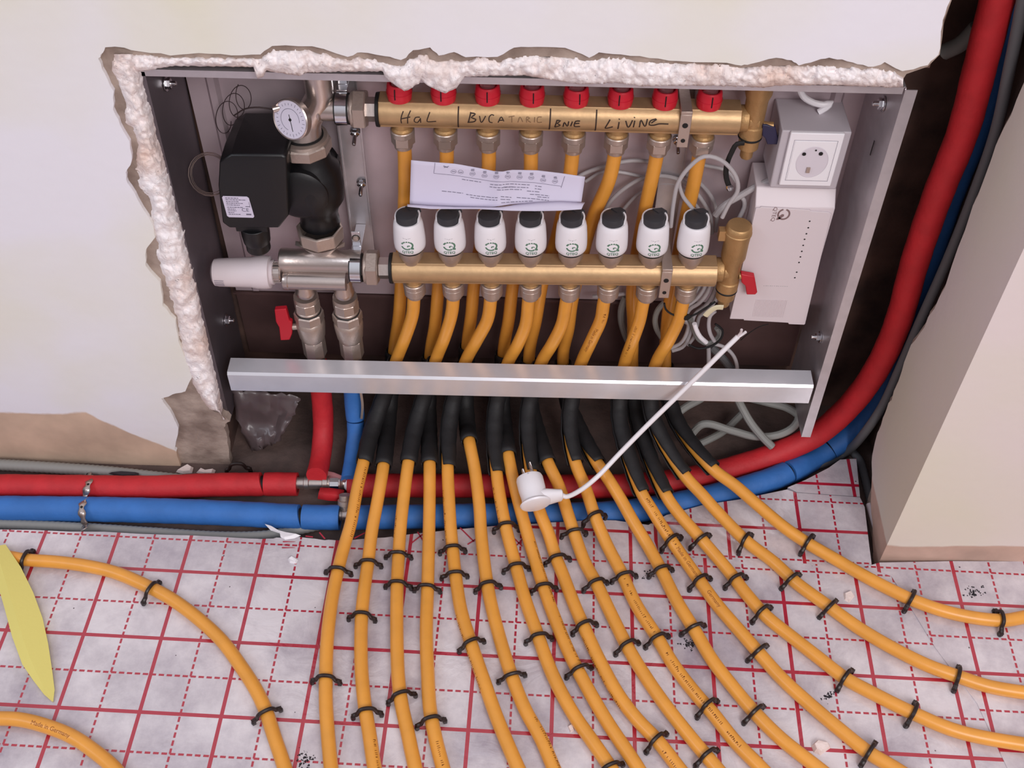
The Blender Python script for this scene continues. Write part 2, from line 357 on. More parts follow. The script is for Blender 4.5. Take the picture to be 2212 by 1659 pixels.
def jag(pts, amp=2.0, sub_=3, seed=1):
    rr = random.Random(seed); out = []
    for i in range(len(pts) - 1):
        for j in range(sub_):
            u = j / sub_; x = pts[i][0] * (1 - u) + pts[i + 1][0] * u; y = pts[i][1] * (1 - u) + pts[i + 1][1] * u
            out.append((x + rr.uniform(-amp, amp), y + rr.uniform(-amp, amp)))
    out.append(pts[-1]); return out
def wall_poly(edge, Y, close):
    P = [onY(x, y, Y) for x, y in edge]; return [(p.x, p.z) for p in P]
def slab(name, poly, y0, y1, m):
    me = bpy.data.meshes.new(name); bm = bmesh.new()
    f = bm.faces.new([bm.verts.new((x, y0, z)) for x, z in poly]); 
    r = bmesh.ops.extrude_face_region(bm, geom=[f]); 
    for v in [g for g in r['geom'] if isinstance(g, bmesh.types.BMVert)]: v.co.y = y1
    bmesh.ops.triangulate(bm, faces=[q for q in bm.faces if len(q.verts) > 4]); bmesh.ops.recalc_face_normals(bm, faces=bm.faces)
    bm.to_mesh(me); bm.free(); return link(name, me, m, smooth=0)
# painted skim coat
e1 = wall_poly(jag(skim_left + skim_top, 1.6, 3, 3), -0.018, 0)
poly = [(-1.2, -0.03), (e1[0][0], -0.03)] + e1 + [(1.03, 1.3), (1.05, 1.7), (-1.2, 1.7)]
tag(slab('wall_back', poly, -0.018, -0.0125, M_wall), kind='structure')
# rough render coat behind it, showing as a grey-brown rim round the hole
shl = [(x + 7, y + 3) for x, y in foam_out_l][::-1]; sht = [(x, y + 5) for x, y in foam_out_t]
foot = [(494, 986), (493, 957), (484, 925), (492, 912)]
e2 = wall_poly(jag(foot, 2, 3, 5) + jag(shl, 2.5, 3, 6) + jag(sht[1:], 2.5, 3, 7) + [(1958, 160), (2004, 144), (2030, 118), (2036, 78), (2039, 44), (2056, 0), (2070, -50), (2094, -120)], -0.0125, 0)
poly = [(-1.2, -0.03), (e2[0][0], -0.03)] + e2 + [(1.035, 1.3), (1.055, 1.7), (-1.2, 1.7)]
tag(slab('wall_render', poly, -0.0124, 0.0, M_under), kind='structure')
tag(MB().box((-1.2, 0.0, -0.03), (0.118, 0.134, 1.7)).obj('wall_left_masonry', M_brick, smooth=0), kind='structure')
tag(MB().box((0.118, 0.0, 0.650), (0.957, 0.134, 1.7)).obj('wall_lintel', M_brick, smooth=0), kind='structure')
tag(MB().box((1.075, -0.02, -0.03), (2.2, 0.134, 1.7)).obj('wall_chase_cheek', M_brick, smooth=0), kind='structure')
# pier on the right (profile of its left face, pushed out to the right)
A = [(-0.165, -0.03), (-0.165, 1.7), (-0.045, 1.7)]
rr = random.Random(4)
edge = [(-0.04, 1.2), (-0.040, 0.80), (-0.037, 0.658), (-0.031, 0.58), (-0.034, 0.497), (-0.043, 0.387), (-0.030, 0.31), (-0.016, 0.249), (-0.022, 0.18), (-0.017, 0.122), (-0.028, 0.055), (-0.075, 0.014), (-0.139, -0.022), (-0.150, -0.03)]
ee = []
for i in range(len(edge) - 1):
    for j in range(4):
        u = j / 4; ee.append((edge[i][0] * (1 - u) + edge[i + 1][0] * u + rr.uniform(-.003, .003), edge[i][1] * (1 - u) + edge[i + 1][1] * u + rr.uniform(-.003, .003)))
o = MB().prism(A + ee, 1.041, 2.2, 'x'); 
me = o.mesh('wall_right'); ob = link('wall_right', me, M_pier, smooth=0); tag(ob, kind='structure')
ob.modifiers.new('tri', 'TRIANGULATE')
o2 = MB().prism([(-0.155, -0.03), (-0.155, 1.7), (-0.035, 1.7)] + [(a + 0.010, b) for a, b in ee[:-8]] + [(-0.06, -0.03)], 1.046, 1.10, 'x')
ob = link('wall_right_render', o2.mesh('wall_right_render'), M_under, smooth=0); tag(ob, kind='structure'); ob.modifiers.new('tri', 'TRIANGULATE')

# ------------------------------------------------------------------ insulation boards with printed foil
def board(name, pts, z0, z1, mm, label, cell=0.02):
    """outline in world xy -> board whose own axes follow the printed grid"""
    o = Matrix.Rotation(PSI, 4, 'Z'); o.translation = V((0, -0.214417, 0)); inv = o.inverted()
    L = [inv @ V((p[0], p[1], 0)) for p in pts]
    me = bpy.data.meshes.new(name); bm = bmesh.new()
    f = bm.faces.new([bm.verts.new((p.x, p.y, z1)) for p in L]); r = bmesh.ops.extrude_face_region(bm, geom=[f])
    for v in [g for g in r['geom'] if isinstance(g, bmesh.types.BMVert)]: v.co.z = z0
    bmesh.ops.triangulate(bm, faces=[q for q in bm.faces if len(q.verts) > 4]); bmesh.ops.recalc_face_normals(bm, faces=bm.faces); bm.to_mesh(me); bm.free()
    ob = link(name, me, mm, smooth=0); ob.matrix_world = o
    tag(ob, label, 'insulation board'); return ob
def wz(l, z=0.0): return [(onZ(x, y, z).x, onZ(x, y, z).y) for x, y in l]
back = jag([(-60, 1141), (0, 1143), (300, 1152), (540, 1164), (590, 1163), (620, 1158), (700, 1166), (745, 1168), (860, 1158), (1040, 1138), (1130, 1132), (1230, 1126), (1330, 1124), (1400, 1134)], 1.2, 4, 11)
P_main = wz(back) + wz([(1425, 1200), (1640, 1212), (1862, 1224)]) + wz([(1932, 1245), (2026, 1405), (2115, 1520), (2182, 1659), (2255, 1800)])
pm = [(-0.9, -0.16)] + P_main + [(1.2, -1.5), (-0.9, -1.5)]
main = board('insulation_board', pm, -0.0295, 0.0, foilmat('grid_foil', 0, 0), 'large foil-faced floor board with red grid under the yellow pipes')
P_b = wz([(1400, 1134), (1440, 1112), (1520, 1090), (1600, 1078), (1700, 1057), (1721, 1064), (1858, 1074), (1868, 1095), (1878, 1180), (1884, 1225)]) + wz([(1862, 1224), (1640, 1212), (1425, 1200)])
board('insulation_board', P_b, -0.0295, -0.0004, foilmat('grid_foil_back', 0.035, 0.018), 'stained grid-printed board piece below the curve of the blue pipe')
P_c = wz([(1702, 1052), (1740, 1036), (1790, 1010), (1815, 992), (1850, 990), (1858, 1072), (1721, 1062)])
board('insulation_board', P_c, -0.0295, -0.0008, foilmat('grid_foil_corner', 0.02, 0.0), 'small grid-printed board scrap in the corner by the grey conduit')
P_r = wz([(1867, 1226), (1893, 1230), (2062, 1234), (2075, 1245)]) + wz([(2055, 1212), (2400, 1215)])
board('insulation_board', wz([(1868, 1225), (1900, 1216), (2054, 1213), (2300, 1214), (2600, 1300), (2700, 1700), (2250, 1800), (2175, 1659), (2110, 1520), (2020, 1400), (1925, 1245)], 0.0), -0.0295, 0.0010, foilmat('grid_foil_side', 0.033, 0.012), 'grid-printed board at right, its taped edge over the main board')
# printed marks near the back edge of the main board
def fl(x, y, z=0.0007): p = onZ(x, y, z); return p
up = lambda p: V((0, 0, 1))
for q in ([(609, 1183), (638, 1183), (612, 1177), (638, 1170), (611, 1170)], [(645, 1188), (650, 1168)], [(889, 1173), (918, 1150)], [(902, 1149), (914, 1168)], [(994, 1140), (1024, 1170)], [(1030, 1163), (1010, 1176)], [(1110, 1162), (1128, 1180)], [(1131, 1162), (1116, 1178)], [(660, 1158), (676, 1160)], [(690, 1150), (702, 1164)], [(765, 1163), (790, 1150)]):
    P = [fl(*a) for a in q]
    pr = MB(); pr.ribbon(P, 0.0019, up); pr.obj('printed_mark', M_redprint, main, smooth=0)

# ------------------------------------------------------------------ foam packed round the cabinet
def resamp(P, n):
    P = [V((p[0], p[1], 0)) for p in P]; L = [0]
    for a, b in zip(P, P[1:]): L.append(L[-1] + (b - a).length)
    out = []; k = 0
    for i in range(n):
        s = L[-1] * i / (n - 1)
        while k < len(P) - 2 and L[k + 1] < s: k += 1
        u = (s - L[k]) / max(L[k + 1] - L[k], 1e-9); out.append(P[k].lerp(P[k + 1], min(1, max(0, u))))
    return out
from mathutils import noise as NZ
def byx(P, xs):   # value of y along a polyline at given x
    out = []
    for x in xs:
        for (a, b), (c, d) in zip(P, P[1:]):
            if a <= x <= c: out.append((x, b + (d - b) * (x - a) / max(c - a, 1e-6))); break
        else: out.append((x, P[-1][1] if x > P[-1][0] else P[0][1]))
    return out
def byy(P, ys):
    return [(b, a) for a, b in byx([(y, x) for x, y in P], ys)]
def foam_band(outer, inner, nt=14, depth=0.040, bulge=0.017):
    mb = MB(); vs = []; fs = []; ns = len(outer)
    for i in range(ns):
        for j in range(nt + 4):
            if j <= nt:
                t = j / nt; x = outer[i][0] * (1 - t) + inner[i][0] * t; y = outer[i][1] * (1 - t) + inner[i][1] * t
                Y = -0.006 - bulge * math.sin(PI * (t * 0.92 + 0.04)) ** 0.6
                q = V((x * 0.055, y * 0.055, 0)); n1 = NZ.noise(q) * 0.006 + NZ.noise(q * 2.3) * 0.0040 + NZ.noise(q * 5) * 0.0016
                j1 = NZ.noise(V((x * 0.11, y * 0.11, 5))) * 2.2 * (1 if j in (0, nt) else 0.4)
                vs.append(onY(x + j1, y + j1, Y + n1))
            else:
                p = vs[i * (nt + 4) + nt].copy(); u = (j - nt) / 3; p.y = p.y * (1 - u) + depth * u; vs.append(p)
    for i in range(ns - 1):
        for j in range(nt + 3): a = i * (nt + 4) + j; fs.append((a, a + 1, a + nt + 5, a + nt + 4))
    return mb.add(vs, fs)
ys = [117 + (906 - 117) * i / 260 for i in range(261)]
fm = foam_band(byy(foam_out_l, ys), [(a - 13, b) for a, b in byy([(300, 100)] + foam_in_l, ys)], nt=14, depth=0.002)
xs = [246 + (1951 - 246) * i / 560 for i in range(561)]
ti = byx([(246, 158)] + foam_in_t, xs); to = byx(foam_out_t, xs)
fm2 = foam_band(to, ti, nt=12, depth=0.004, bulge=0.012)
fm.add(fm2.v, fm2.f)
tag(fm.obj('expanding_foam', M_foam, smooth=180), 'rough white expanding foam along top and left edge of the cabinet opening', 'foam')

# ------------------------------------------------------------------ manifold cabinet
XL, XR, ZT, D = 0.1440, 0.9390, 0.6260, 0.118
cab = thing('manifold_cabinet', 'open galvanised steel cabinet recessed in the broken wall', 'cabinet', (0.54, 0.06, 0.06))
MB().box((XL, D, 0.200), (XR + .006, D + 0.0012, ZT)).obj('back_panel', M_zincp, cab)
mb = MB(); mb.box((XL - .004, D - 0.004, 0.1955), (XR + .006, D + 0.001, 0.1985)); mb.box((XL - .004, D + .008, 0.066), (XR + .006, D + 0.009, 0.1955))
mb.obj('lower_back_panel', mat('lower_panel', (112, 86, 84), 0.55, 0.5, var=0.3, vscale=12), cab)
mb = MB()   # top panel with turned-down lip
mb.box((XL, 0, ZT), (XR, D, ZT + .0012)); mb.box((XL - .012, -0.0012, ZT - 0.007), (XR - 0.002, 0, ZT + .0012)); mb.obj('top_panel', M_zinc, cab)
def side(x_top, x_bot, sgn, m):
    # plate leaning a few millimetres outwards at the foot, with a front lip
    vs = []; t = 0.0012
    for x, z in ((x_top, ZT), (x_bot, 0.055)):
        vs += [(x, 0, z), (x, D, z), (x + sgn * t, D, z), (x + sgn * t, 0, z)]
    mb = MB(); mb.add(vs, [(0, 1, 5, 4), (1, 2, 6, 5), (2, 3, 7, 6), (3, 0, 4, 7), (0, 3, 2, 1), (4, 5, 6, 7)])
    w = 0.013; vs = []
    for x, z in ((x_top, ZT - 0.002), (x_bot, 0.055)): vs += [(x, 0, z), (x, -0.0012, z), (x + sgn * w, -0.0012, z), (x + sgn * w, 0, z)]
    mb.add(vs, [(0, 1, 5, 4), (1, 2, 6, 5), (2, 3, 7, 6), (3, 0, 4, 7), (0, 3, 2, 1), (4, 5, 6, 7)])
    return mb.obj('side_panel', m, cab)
side(XL, 0.1335, -1, mat('side_panel_left_shaded', (120, 112, 118), 0.5, 0.75, var=0.2, vscale=9)); side(XR, 0.9460, 1, M_zinc)  # left steel coloured darker: the black pump's reflection is put into its colour
# vertical stiffening fold next to each back corner
MB().prism([(0.166, D), (0.170, D - .006), (0.178, D - .006), (0.182, D)], 0.205, ZT, 'z').obj('stiffener', M_zincp, cab)
MB().prism([(0.900, D), (0.904, D - .006), (0.912, D - .006), (0.916, D)], 0.205, ZT, 'z').obj('stiffener', M_zincp, cab)
# front rail
rail = MB(); pr_ = [(-0.0055, 0.1290), (-0.0055, 0.1595), (-0.0035, 0.1622), (0.021, 0.1632), (0.021, 0.1646), (-0.0042, 0.1637), (-0.0070, 0.1602), (-0.0070, 0.1290)]
rail.prism([(b, c) for b, c in pr_], 0.1490, 0.9390, 'x'); rail.v = [V((v.x, v.y, v.z + (v.x - .149) * .0065)) for v in rail.v]; ob = rail.obj('front_rail', M_zincr, cab, smooth=20); ob.modifiers.new('tri', 'TRIANGULATE')
def bolt(p, d, r=0.0065):
    M = axM(p, d); mb = MB(); mb.lathe([(r * 1.35, 0), (r * 1.35, 0.0012)], 20, M); mb.hexn(r, 0.0012, 0.006, M, c=0.0008); mb.lathe([(r * .45, 0.006), (r * .45, 0.011), (r * .3, 0.012)], 14, M)
    return mb
p = onX(358, 180, XL); bolt((XL, p.y, p.z), (1, 0, 0)).obj('bolt', M_chrome, cab)
p = onX(1908, 224, XR); bolt((XR, p.y, p.z), (-1, 0, 0)).obj('bolt', M_chrome, cab)
p = onX(488, 692, 0.137); bolt((0.1368, p.y, p.z), (1, 0, 0)).obj('bolt', M_chrome, cab)
p = onX(1771, 728, 0.943); bolt((0.9434, p.y, p.z), (-1, 0, 0), .006).obj('bolt', M_chrome, cab)
sl = MB()   # punched slot in the right side panel
p0 = onX(1888, 300, XR); p1 = onX(1880, 335, XR)
sl.box((XR - .0006, min(p0.y, p1.y) - .001, p1.z), (XR, min(p0.y, p1.y) + .001, p0.z)); sl.obj('slot', M_black, cab)

# ------------------------------------------------------------------ manifolds
PITCH = 0.05
UY, UZ, LY, LZ = 0.0716, 0.5350, 0.0400, 0.3200
TILT = 0.020   # the lower bar climbs slightly to the right
tiltM = T(.4051, LY, LZ) @ R(-TILT, 'Y') @ T(-.4051, -LY, -LZ)
UX = [0.4007 + PITCH * k for k in range(8)]; LX = [0.4051 + PITCH * k for k in range(8)]
def bar(x0, x1, y, z, r, parent):
    # extruded section: round front between flat top and foot
    r += .0004
    sec = [(y + r * math.cos(math.radians(a)), z + r * math.sin(math.radians(a))) for a in range(128, 233, 8)]
    flat = [(y - 0.0100, z - .0168), (y + 0.012, z - .0168), (y + r, z - r * .6), (y + r, z + r * .6), (y + .012, z + .0168), (y - .0100, z + .0168)]
    m = MB().prism(sec + flat, x0, x1, 'x')
    return m.obj('bar', M_brass, parent, bevel=0.0006, smooth=30)
def outlet(x, y, ztop, parent, zn, r=0.0135, nn=6):
    # brass neck with the ringed nickel nut that grips the pipe
    mb = MB(); M = T(x, y, 0)
    mb.lathe([(0.0105, ztop), (0.0105, ztop - .006), (0.0125, ztop - .008), (0.0125, ztop - .014), (0.0105, ztop - .017)], 28, M)
    mb.obj('outlet_neck', M_brassc, parent)
    nb = MB(); z1 = zn + .010; z0 = zn - 0.014
    nb.lathe([(r, z1 + .001), (r + .0008, z1), (r + .0008, z1 - .006), (r, z1 - .007)], 28, M); nb.hexn(r + .0006, z0 + .005, z1 - .006, M, c=.001, n=nn)
    nb.lathe([(r * .86, z0 + .006), (r * .80, z0), (0.0095, z0)], 28, M)
    nb.obj('union_nut', M_nickd, parent)
up_m = thing('flow_manifold', 'upper brass manifold bar with red flow meters and handwritten room names', 'manifold', (0.575, UY, UZ))
bar(0.3765, 0.7885, UY, UZ, 0.0172, up_m)
for k in range(8):
    outlet(UX[k], UY, UZ - 0.016, up_m, 0.4985)
    M = T(UX[k], UY - .002, 0)
    z0 = UZ + 0.016
    cp = MB(); cp.lathe([(0.0105, z0), (0.0135, z0 + .0015), (0.0143, z0 + .006), (0.0146, z0 + .011), (0.0136, z0 + .020), (0.0125, z0 + .0225), (0.0108, z0 + .0225), (0.0100, z0 + .018)], 32, M)
    cp.lathe([(0.0149, z0 + .0105), (0.0151, z0 + .0113), (0.0149, z0 + .012)], 32, M, cap=False)
    c = cp.obj('flow_meter_ring', M_redp, up_m)
    tm = MB(); a = math.radians(-92 + (k * 37) % 30 - 12)
    dx, dy = math.cos(a), math.sin(a); q = V((UX[k], UY - .002, 0)); 
    tm.tube([q + V((dx * .0150, dy * .0150, z0 + .008)), q + V((dx * .0149, dy * .0149, z0 + .014)), q + V((dx * .0140, dy * .0140, z0 + .0205))], 0.0007, 6)
    tm.obj('index_line', M_rub, c)
    gl = MB(); gl.lathe([(0.0085, z0 + .006), (0.0085, z0 + .042), (0.006, z0 + .046), (0.001, z0 + .047)], 24, M); gl.obj('sight_glass', M_glass, up_m)
lo_m = thing('return_manifold', 'lower brass manifold bar carrying the eight white actuator heads', 'manifold', (0.575, LY, LZ))
bar(0.3800, 0.7890, LY, LZ, 0.0172, lo_m)
for k in range(8):
    outlet(LX[k], LY, LZ - .016, lo_m, 0.2865, nn=14)
    M = T(LX[k], LY - .001, 0)
    MB().lathe([(0.0112, .334), (0.0122, .3385), (0.0154, .3455), (0.0163, .3550)], 32, M).obj('adapter_ring', M_nickd, lo_m)
for (x, y, z, par) in ((0.3765, UY, UZ, up_m), (0.3800, LY, LZ, lo_m)):
    MB().lathe([(0.0195, -0.0035), (0.0200, 0), (0.0195, 0.0005)], 36, axM((x - .0003, y, z), (1, 0, 0))).obj('gasket', M_rub, par)
    mb = MB(); M = axM((x - .018, y, z), (1, 0, 0)); mb.hexn(0.0140, 0, 0.0148, M, c=.001); mb.obj('hex_neck', M_nick, par)
# handwriting
def hand(strokes, ox, oy, s, m, w=0.0011):
    strokes = sorted(strokes, key=lambda st: min(q[0] for q in st)); cur = []
    for st in strokes:
        if cur and min(q[0] for q in st) - max(q[0] for c_ in cur for q in c_) > 22: write(cur, ox, oy, s, m, w); cur = []
        cur.append(st)
    write(cur, ox, oy, s, m, w)
def write(strokes, ox, oy, s, m, w):
    mb = MB()
    for st in strokes:
        P = []
        for a, b in st:
            P.append(onCyl(ox + a * s, oy + b * s, UY, UZ, 0.01785))
        P = spline(P, 0.002) if len(P) > 2 else [P[0].lerp(P[1], i / 8) for i in range(9)]
        P2 = []
        for p in P:
            d = V((0, p.y - UY, p.z - UZ)).normalized(); P2.append(V((p.x, UY, UZ)) + d * 0.01785)
        mb.ribbon(P2, w, lambda p: V((0, p.y - UY, p.z - UZ)).normalized())
    return mb.obj('handwriting', m, up_m, smooth=0)
hand([[(388, 596), (372, 640), (366, 680), (372, 708)], [(366, 668), (452, 650)], [(455, 590), (430, 650), (428, 710)], [(540, 652), (500, 655), (488, 690), (515, 702), (545, 665)], [(545, 660), (548, 702)], [(632, 605), (615, 650), (608, 692), (690, 690)],
      [(1088, 640), (1105, 700), (1145, 640)], [(1222, 636), (1200, 628), (1180, 645), (1174, 672), (1182, 697), (1208, 702)], [(1258, 702), (1288, 650), (1312, 690)], [(1265, 682), (1300, 680)]], 780, 100, .2351, M_pen, 0.0013)
hand([[(1355, 650), (1410, 640)], [(1385, 645), (1385, 700)], [(1440, 700), (1460, 650), (1485, 695)], [(1520, 700), (1522, 650), (1550, 660), (1525, 675), (1560, 700)], [(1595, 650), (1592, 700)], [(1660, 650), (1625, 652), (1622, 700), (1662, 698)]], 780, 100, .2351, M_penf, 0.0010)
hand([[(1010, 605), (985, 700)], [(1000, 612), (1050, 622), (1012, 655), (1055, 672), (1040, 692), (978, 700)], [(897, 533), (892, 640), (895, 745)], [(1742, 558), (1738, 660), (1726, 792)], [(1800, 680), (1780, 740)], [(1795, 682), (1832, 684), (1802, 710), (1830, 725), (1778, 744)], [(1855, 740), (1868, 700), (1895, 735), (1908, 690)], [(1942, 692), (1925, 735)], [(2012, 688), (1972, 690), (1960, 736), (2012, 738)], [(1966, 712), (2006, 708)], [(2166, 568), (2160, 690), (2148, 802)]], 780, 100, .2351, M_pen, 0.0016)
hand([[(250, 510), (212, 580), (272, 568)], [(322, 530), (312, 585)], [(326, 503), (322, 511)], [(375, 520), (395, 572), (430, 515)], [(447, 518), (435, 572)], [(447, 490), (443, 498)], [(483, 572), (497, 515), (528, 565), (548, 505)], [(618, 505), (572, 520), (562, 552), (595, 556), (640, 545), (715, 546)], [(578, 538), (622, 508)]], 1250, 120, .2712, M_pen, 0.0016)

# ------------------------------------------------------------------ white actuator heads
logo = logo_mb()
def actuator(k):
    x, y = LX[k], LY - .001
    t = thing('valve_actuator', 'white valve actuator head with charcoal cap, %s from the left on the lower manifold' % ORD[k] if k < 7 else 'white valve actuator head with charcoal cap, at the right end of the lower manifold', 'actuator', (x, y, 0.353), 'actuator heads on the lower manifold')
    M = T(x, y, 0)
    b = MB(); b.lathe([(0.0150, .3580), (0.0178, .3586), (0.0194, .3608), (0.0198, .3655), (0.0197, .3730), (0.0193, .3820), (0.0185, .3930), (0.0174, .3985), (0.0158, .4010), (0.0138, .4010), (0.0128, .4000)], 40, M)
    # raised shell behind the cap
    n = 30; vs = []; fs = []
    for i in range(n + 1):
        a = math.radians(-30 + 225 * i / n); h = 0.0078 * max(0.0, math.sin(PI * i / n)) ** 0.2
        for r, z in ((0.0162, .3990), (0.0158, .4005 + h), (0.0138, .4005 + h), (0.0132, .3990)): vs.append((x + r * math.cos(a), y + .001 + r * math.sin(a), z))
    for i in range(n):
        for j in range(3): q = i * 4 + j; fs.append((q, q + 4, q + 5, q + 1))
    b.add(vs, fs)
    body = b.obj('housing', M_white, t)
    MB().lathe([(0.0155, .3545), (0.0168, .3582)], 36, M).obj('seal', M_rub, t)
    c = MB(); c.lathe([(0.0126, .3985), (0.0131, .4010), (0.0131, .4075), (0.0124, .4105), (0.009, .4120), (0.0, .4124)], 36, T(x - .0008, y - .001, 0)); 
    c.add([(x + .004, y + .002, .401), (x + .016, y + .012, .403), (x + .010, y + .018, .403), (x - .003, y + .010, .401), (x + .004, y + .002, .413), (x + .015, y + .011, .409), (x + .009, y + .017, .409), (x - .003, y + .010, .413)], [(0, 1, 2, 3), (4, 7, 6, 5), (0, 4, 5, 1), (1, 5, 6, 2), (2, 6, 7, 3), (3, 7, 4, 0)])
    c.obj('cap', M_dark, t)
    def wrap(u, v, off=0.0003):
        z = 0.3690 + v; r = 0.0198 if z < .3690 else 0.0198 - (z - .3690) * 0.065
        r += off; a = -PI / 2 + (u + du) / r
        return V((x + r * math.cos(a), y + r * math.sin(a), z))
    du = [-.001, .0005, .002, .0012, .0008, .0006, .0008, .0030][k]
    lm = MB().add(logo.v, logo.f).mesh('emblem')
    sub(lm, 'emblem', M_green, lambda p: wrap(p.x * .0138, p.y * .0112 + .0062), body)
    tm = text_mesh('QTEQ', .0053, bold=.0001); sub(tm, 'lettering', M_green, lambda p: wrap(p.x * 1.0, p.y - .0040), body)
    sm = MB()
    for i in range(-4, 5):
        if i: sm.box((i * .0011 - .0004, -.00022, 0), (i * .0011 + .0004, .00022, .00001))
    sm.lathe([(0.0005, 0), (0.0005, .00001)], 8, T(0, -.0006, 0))
    sub(sm.mesh('scale_mark'), 'scale_mark', M_ink, lambda p: wrap(p.x, p.y + .0165 + abs(p.x) * .15), body)
for k in range(8): actuator(k)
for o in [lo_m] + [q for q in COL.objects if q.name.startswith('valve_actuator')]: o.matrix_basis = tiltM @ o.matrix_basis

# ------------------------------------------------------------------ yellow heating pipes
FP = [ # floor runs as seen, from the sleeve end outwards
 [(785,1000),(771,1060),(758,1130),(745,1175),(732,1224),(717,1297),(707,1380),(704,1457),(704,1519),(709,1596),(715,1659),(724,1740)],
 [(828,1008),(815,1085),(803,1150),(796,1208),(787,1273),(781,1334),(780,1427),(784,1488),(789,1531),(797,1580),(809,1659),(826,1740)],
 [(882,1000),(874,1060),(866,1130),(861,1199),(858,1264),(857,1334),(858,1411),(861,1473),(867,1519),(880,1580),(897,1659),(918,1740)],
 [(928,1004),(928,1060),(927,1131),(924,1261),(921,1365),(924,1457),(929,1534),(941,1596),(957,1659),(980,1740)],
 [(967,1010),(970,1080),(974,1147),(978,1187),(984,1242),(996,1319),(1014,1380),(1030,1427),(1046,1473),(1073,1550),(1119,1659),(1158,1740)],
 [(1014,955),(1026,1017),(1036,1098),(1039,1150),(1052,1258),(1064,1319),(1089,1411),(1110,1473),(1135,1534),(1169,1596),(1196,1659),(1232,1740)],
 [(1073,1023),(1082,1085),(1095,1150),(1113,1218),(1135,1297),(1160,1368),(1181,1427),(1205,1482),(1240,1545),(1280,1602),(1319,1659),(1370,1740)],
 [(1098,984),(1114,1060),(1138,1150),(1156,1211),(1172,1261),(1192,1319),(1227,1405),(1255,1461),(1310,1557),(1378,1659),(1425,1740)],
 [(1147,1020),(1157,1075),(1169,1114),(1184,1150),(1199,1199),(1216,1242),(1242,1310),(1262,1356),(1296,1429),(1337,1503),(1376,1554),(1420,1600),(1466,1659),(1530,1740)],
 [(1184,1000),(1207,1049),(1226,1108),(1243,1160),(1262,1212),(1289,1262),(1323,1333),(1355,1397),(1397,1466),(1442,1530),(1497,1599),(1548,1659),(1615,1740)],
 [(1243,1000),(1264,1052),(1286,1118),(1310,1175),(1342,1237),(1374,1306),(1415,1370),(1456,1438),(1502,1498),(1538,1539),(1589,1603),(1644,1659),(1720,1740)],
 [(1292,1003),(1308,1026),(1337,1072),(1364,1120),(1401,1182),(1429,1233),(1461,1297),(1497,1356),(1538,1425),(1580,1480),(1630,1539),(1685,1594),(1767,1659),(1870,1740)],
 [(1386,1065),(1406,1098),(1432,1140),(1458,1179),(1486,1219),(1520,1267),(1552,1310),(1612,1379),(1644,1416),(1689,1466),(1749,1521),(1808,1571),(1877,1626),(1932,1659),(2060,1740)],
 [(1438,1069),(1465,1108),(1490,1137),(1514,1164),(1575,1235),(1612,1283),(1657,1333),(1708,1374),(1767,1420),(1827,1466),(1886,1498),(1969,1539),(2069,1580),(2212,1608),(2330,1622)],
 [(1478,1026),(1517,1069),(1548,1104),(1612,1169),(1671,1214),(1721,1260),(1790,1310),(1854,1356),(1932,1402),(2005,1438),(2069,1461),(2133,1482),(2212,1496),(2330,1510)],
 [(1540,1013),(1588,1049),(1640,1094),(1694,1139),(1744,1173),(1808,1210),(1863,1242),(1932,1278),(1978,1299),(2046,1322),(2115,1336),(2170,1340),(2212,1333),(2330,1310)]]
# upper runs: lower-manifold pipes (front) and upper-manifold pipes (back) as seen inside the cabinet
FR = [[(894,645),(891,680),(875,730),(858,773)], [(979,645),(975,680),(960,730),(943,773)], [(1060,645),(1053,690),(1030,735),(1006,780)], [(1142,648),(1136,700),(1118,745),(1098,782)], [(1224,648),(1214,700),(1192,745),(1170,782)], [(1305,650),(1298,690),(1278,735),(1254,789)], [(1389,655),(1382,690),(1367,735),(1348,791)], [(1475,655),(1466,690),(1445,735),(1415,791)]]
BK = [[(874,330),(875,390),(874,441),(866,615),(862,680),(852,750)], [(965,330),(964,370),(958,470),(947,615),(940,700),(930,761)], [(1056,332),(1055,375),(1045,480),(1024,615),(1018,680),(1010,740)], [(1147,336),(1146,380),(1134,490),(1108,615),(1099,690),(1088,755)], [(1236,338),(1231,380),(1206,500),(1171,615),(1158,690),(1143,768)], [(1327,340),(1315,391),(1280,473),(1236,650),(1228,710),(1216,773)], [(1417,344),(1407,391),(1394,450),(1366,622),(1368,700),(1366,790)], [(1509,344),(1494,418),(1484,460),(1449,636),(1441,698),(1437,780)]]
def zfloor(py): 
    if py >= 1195: return 0.0088
    if py >= 1110: return 0.0088 + (1195 - py) / 85 * 0.0165
    return 0.0253 + (1110 - py) / 110 * 0.022
PIPES = []
TOPY = [1, 1, 1, 1, 1, 1, 1, 1]
sliv = {0: .5, 4: .7, 6: .6, 8: 1.1, 10: .9, 11: .6, 12: 1.2, 13: 1.2, 14: 1.3, 15: 1.3}
PRINT = {}
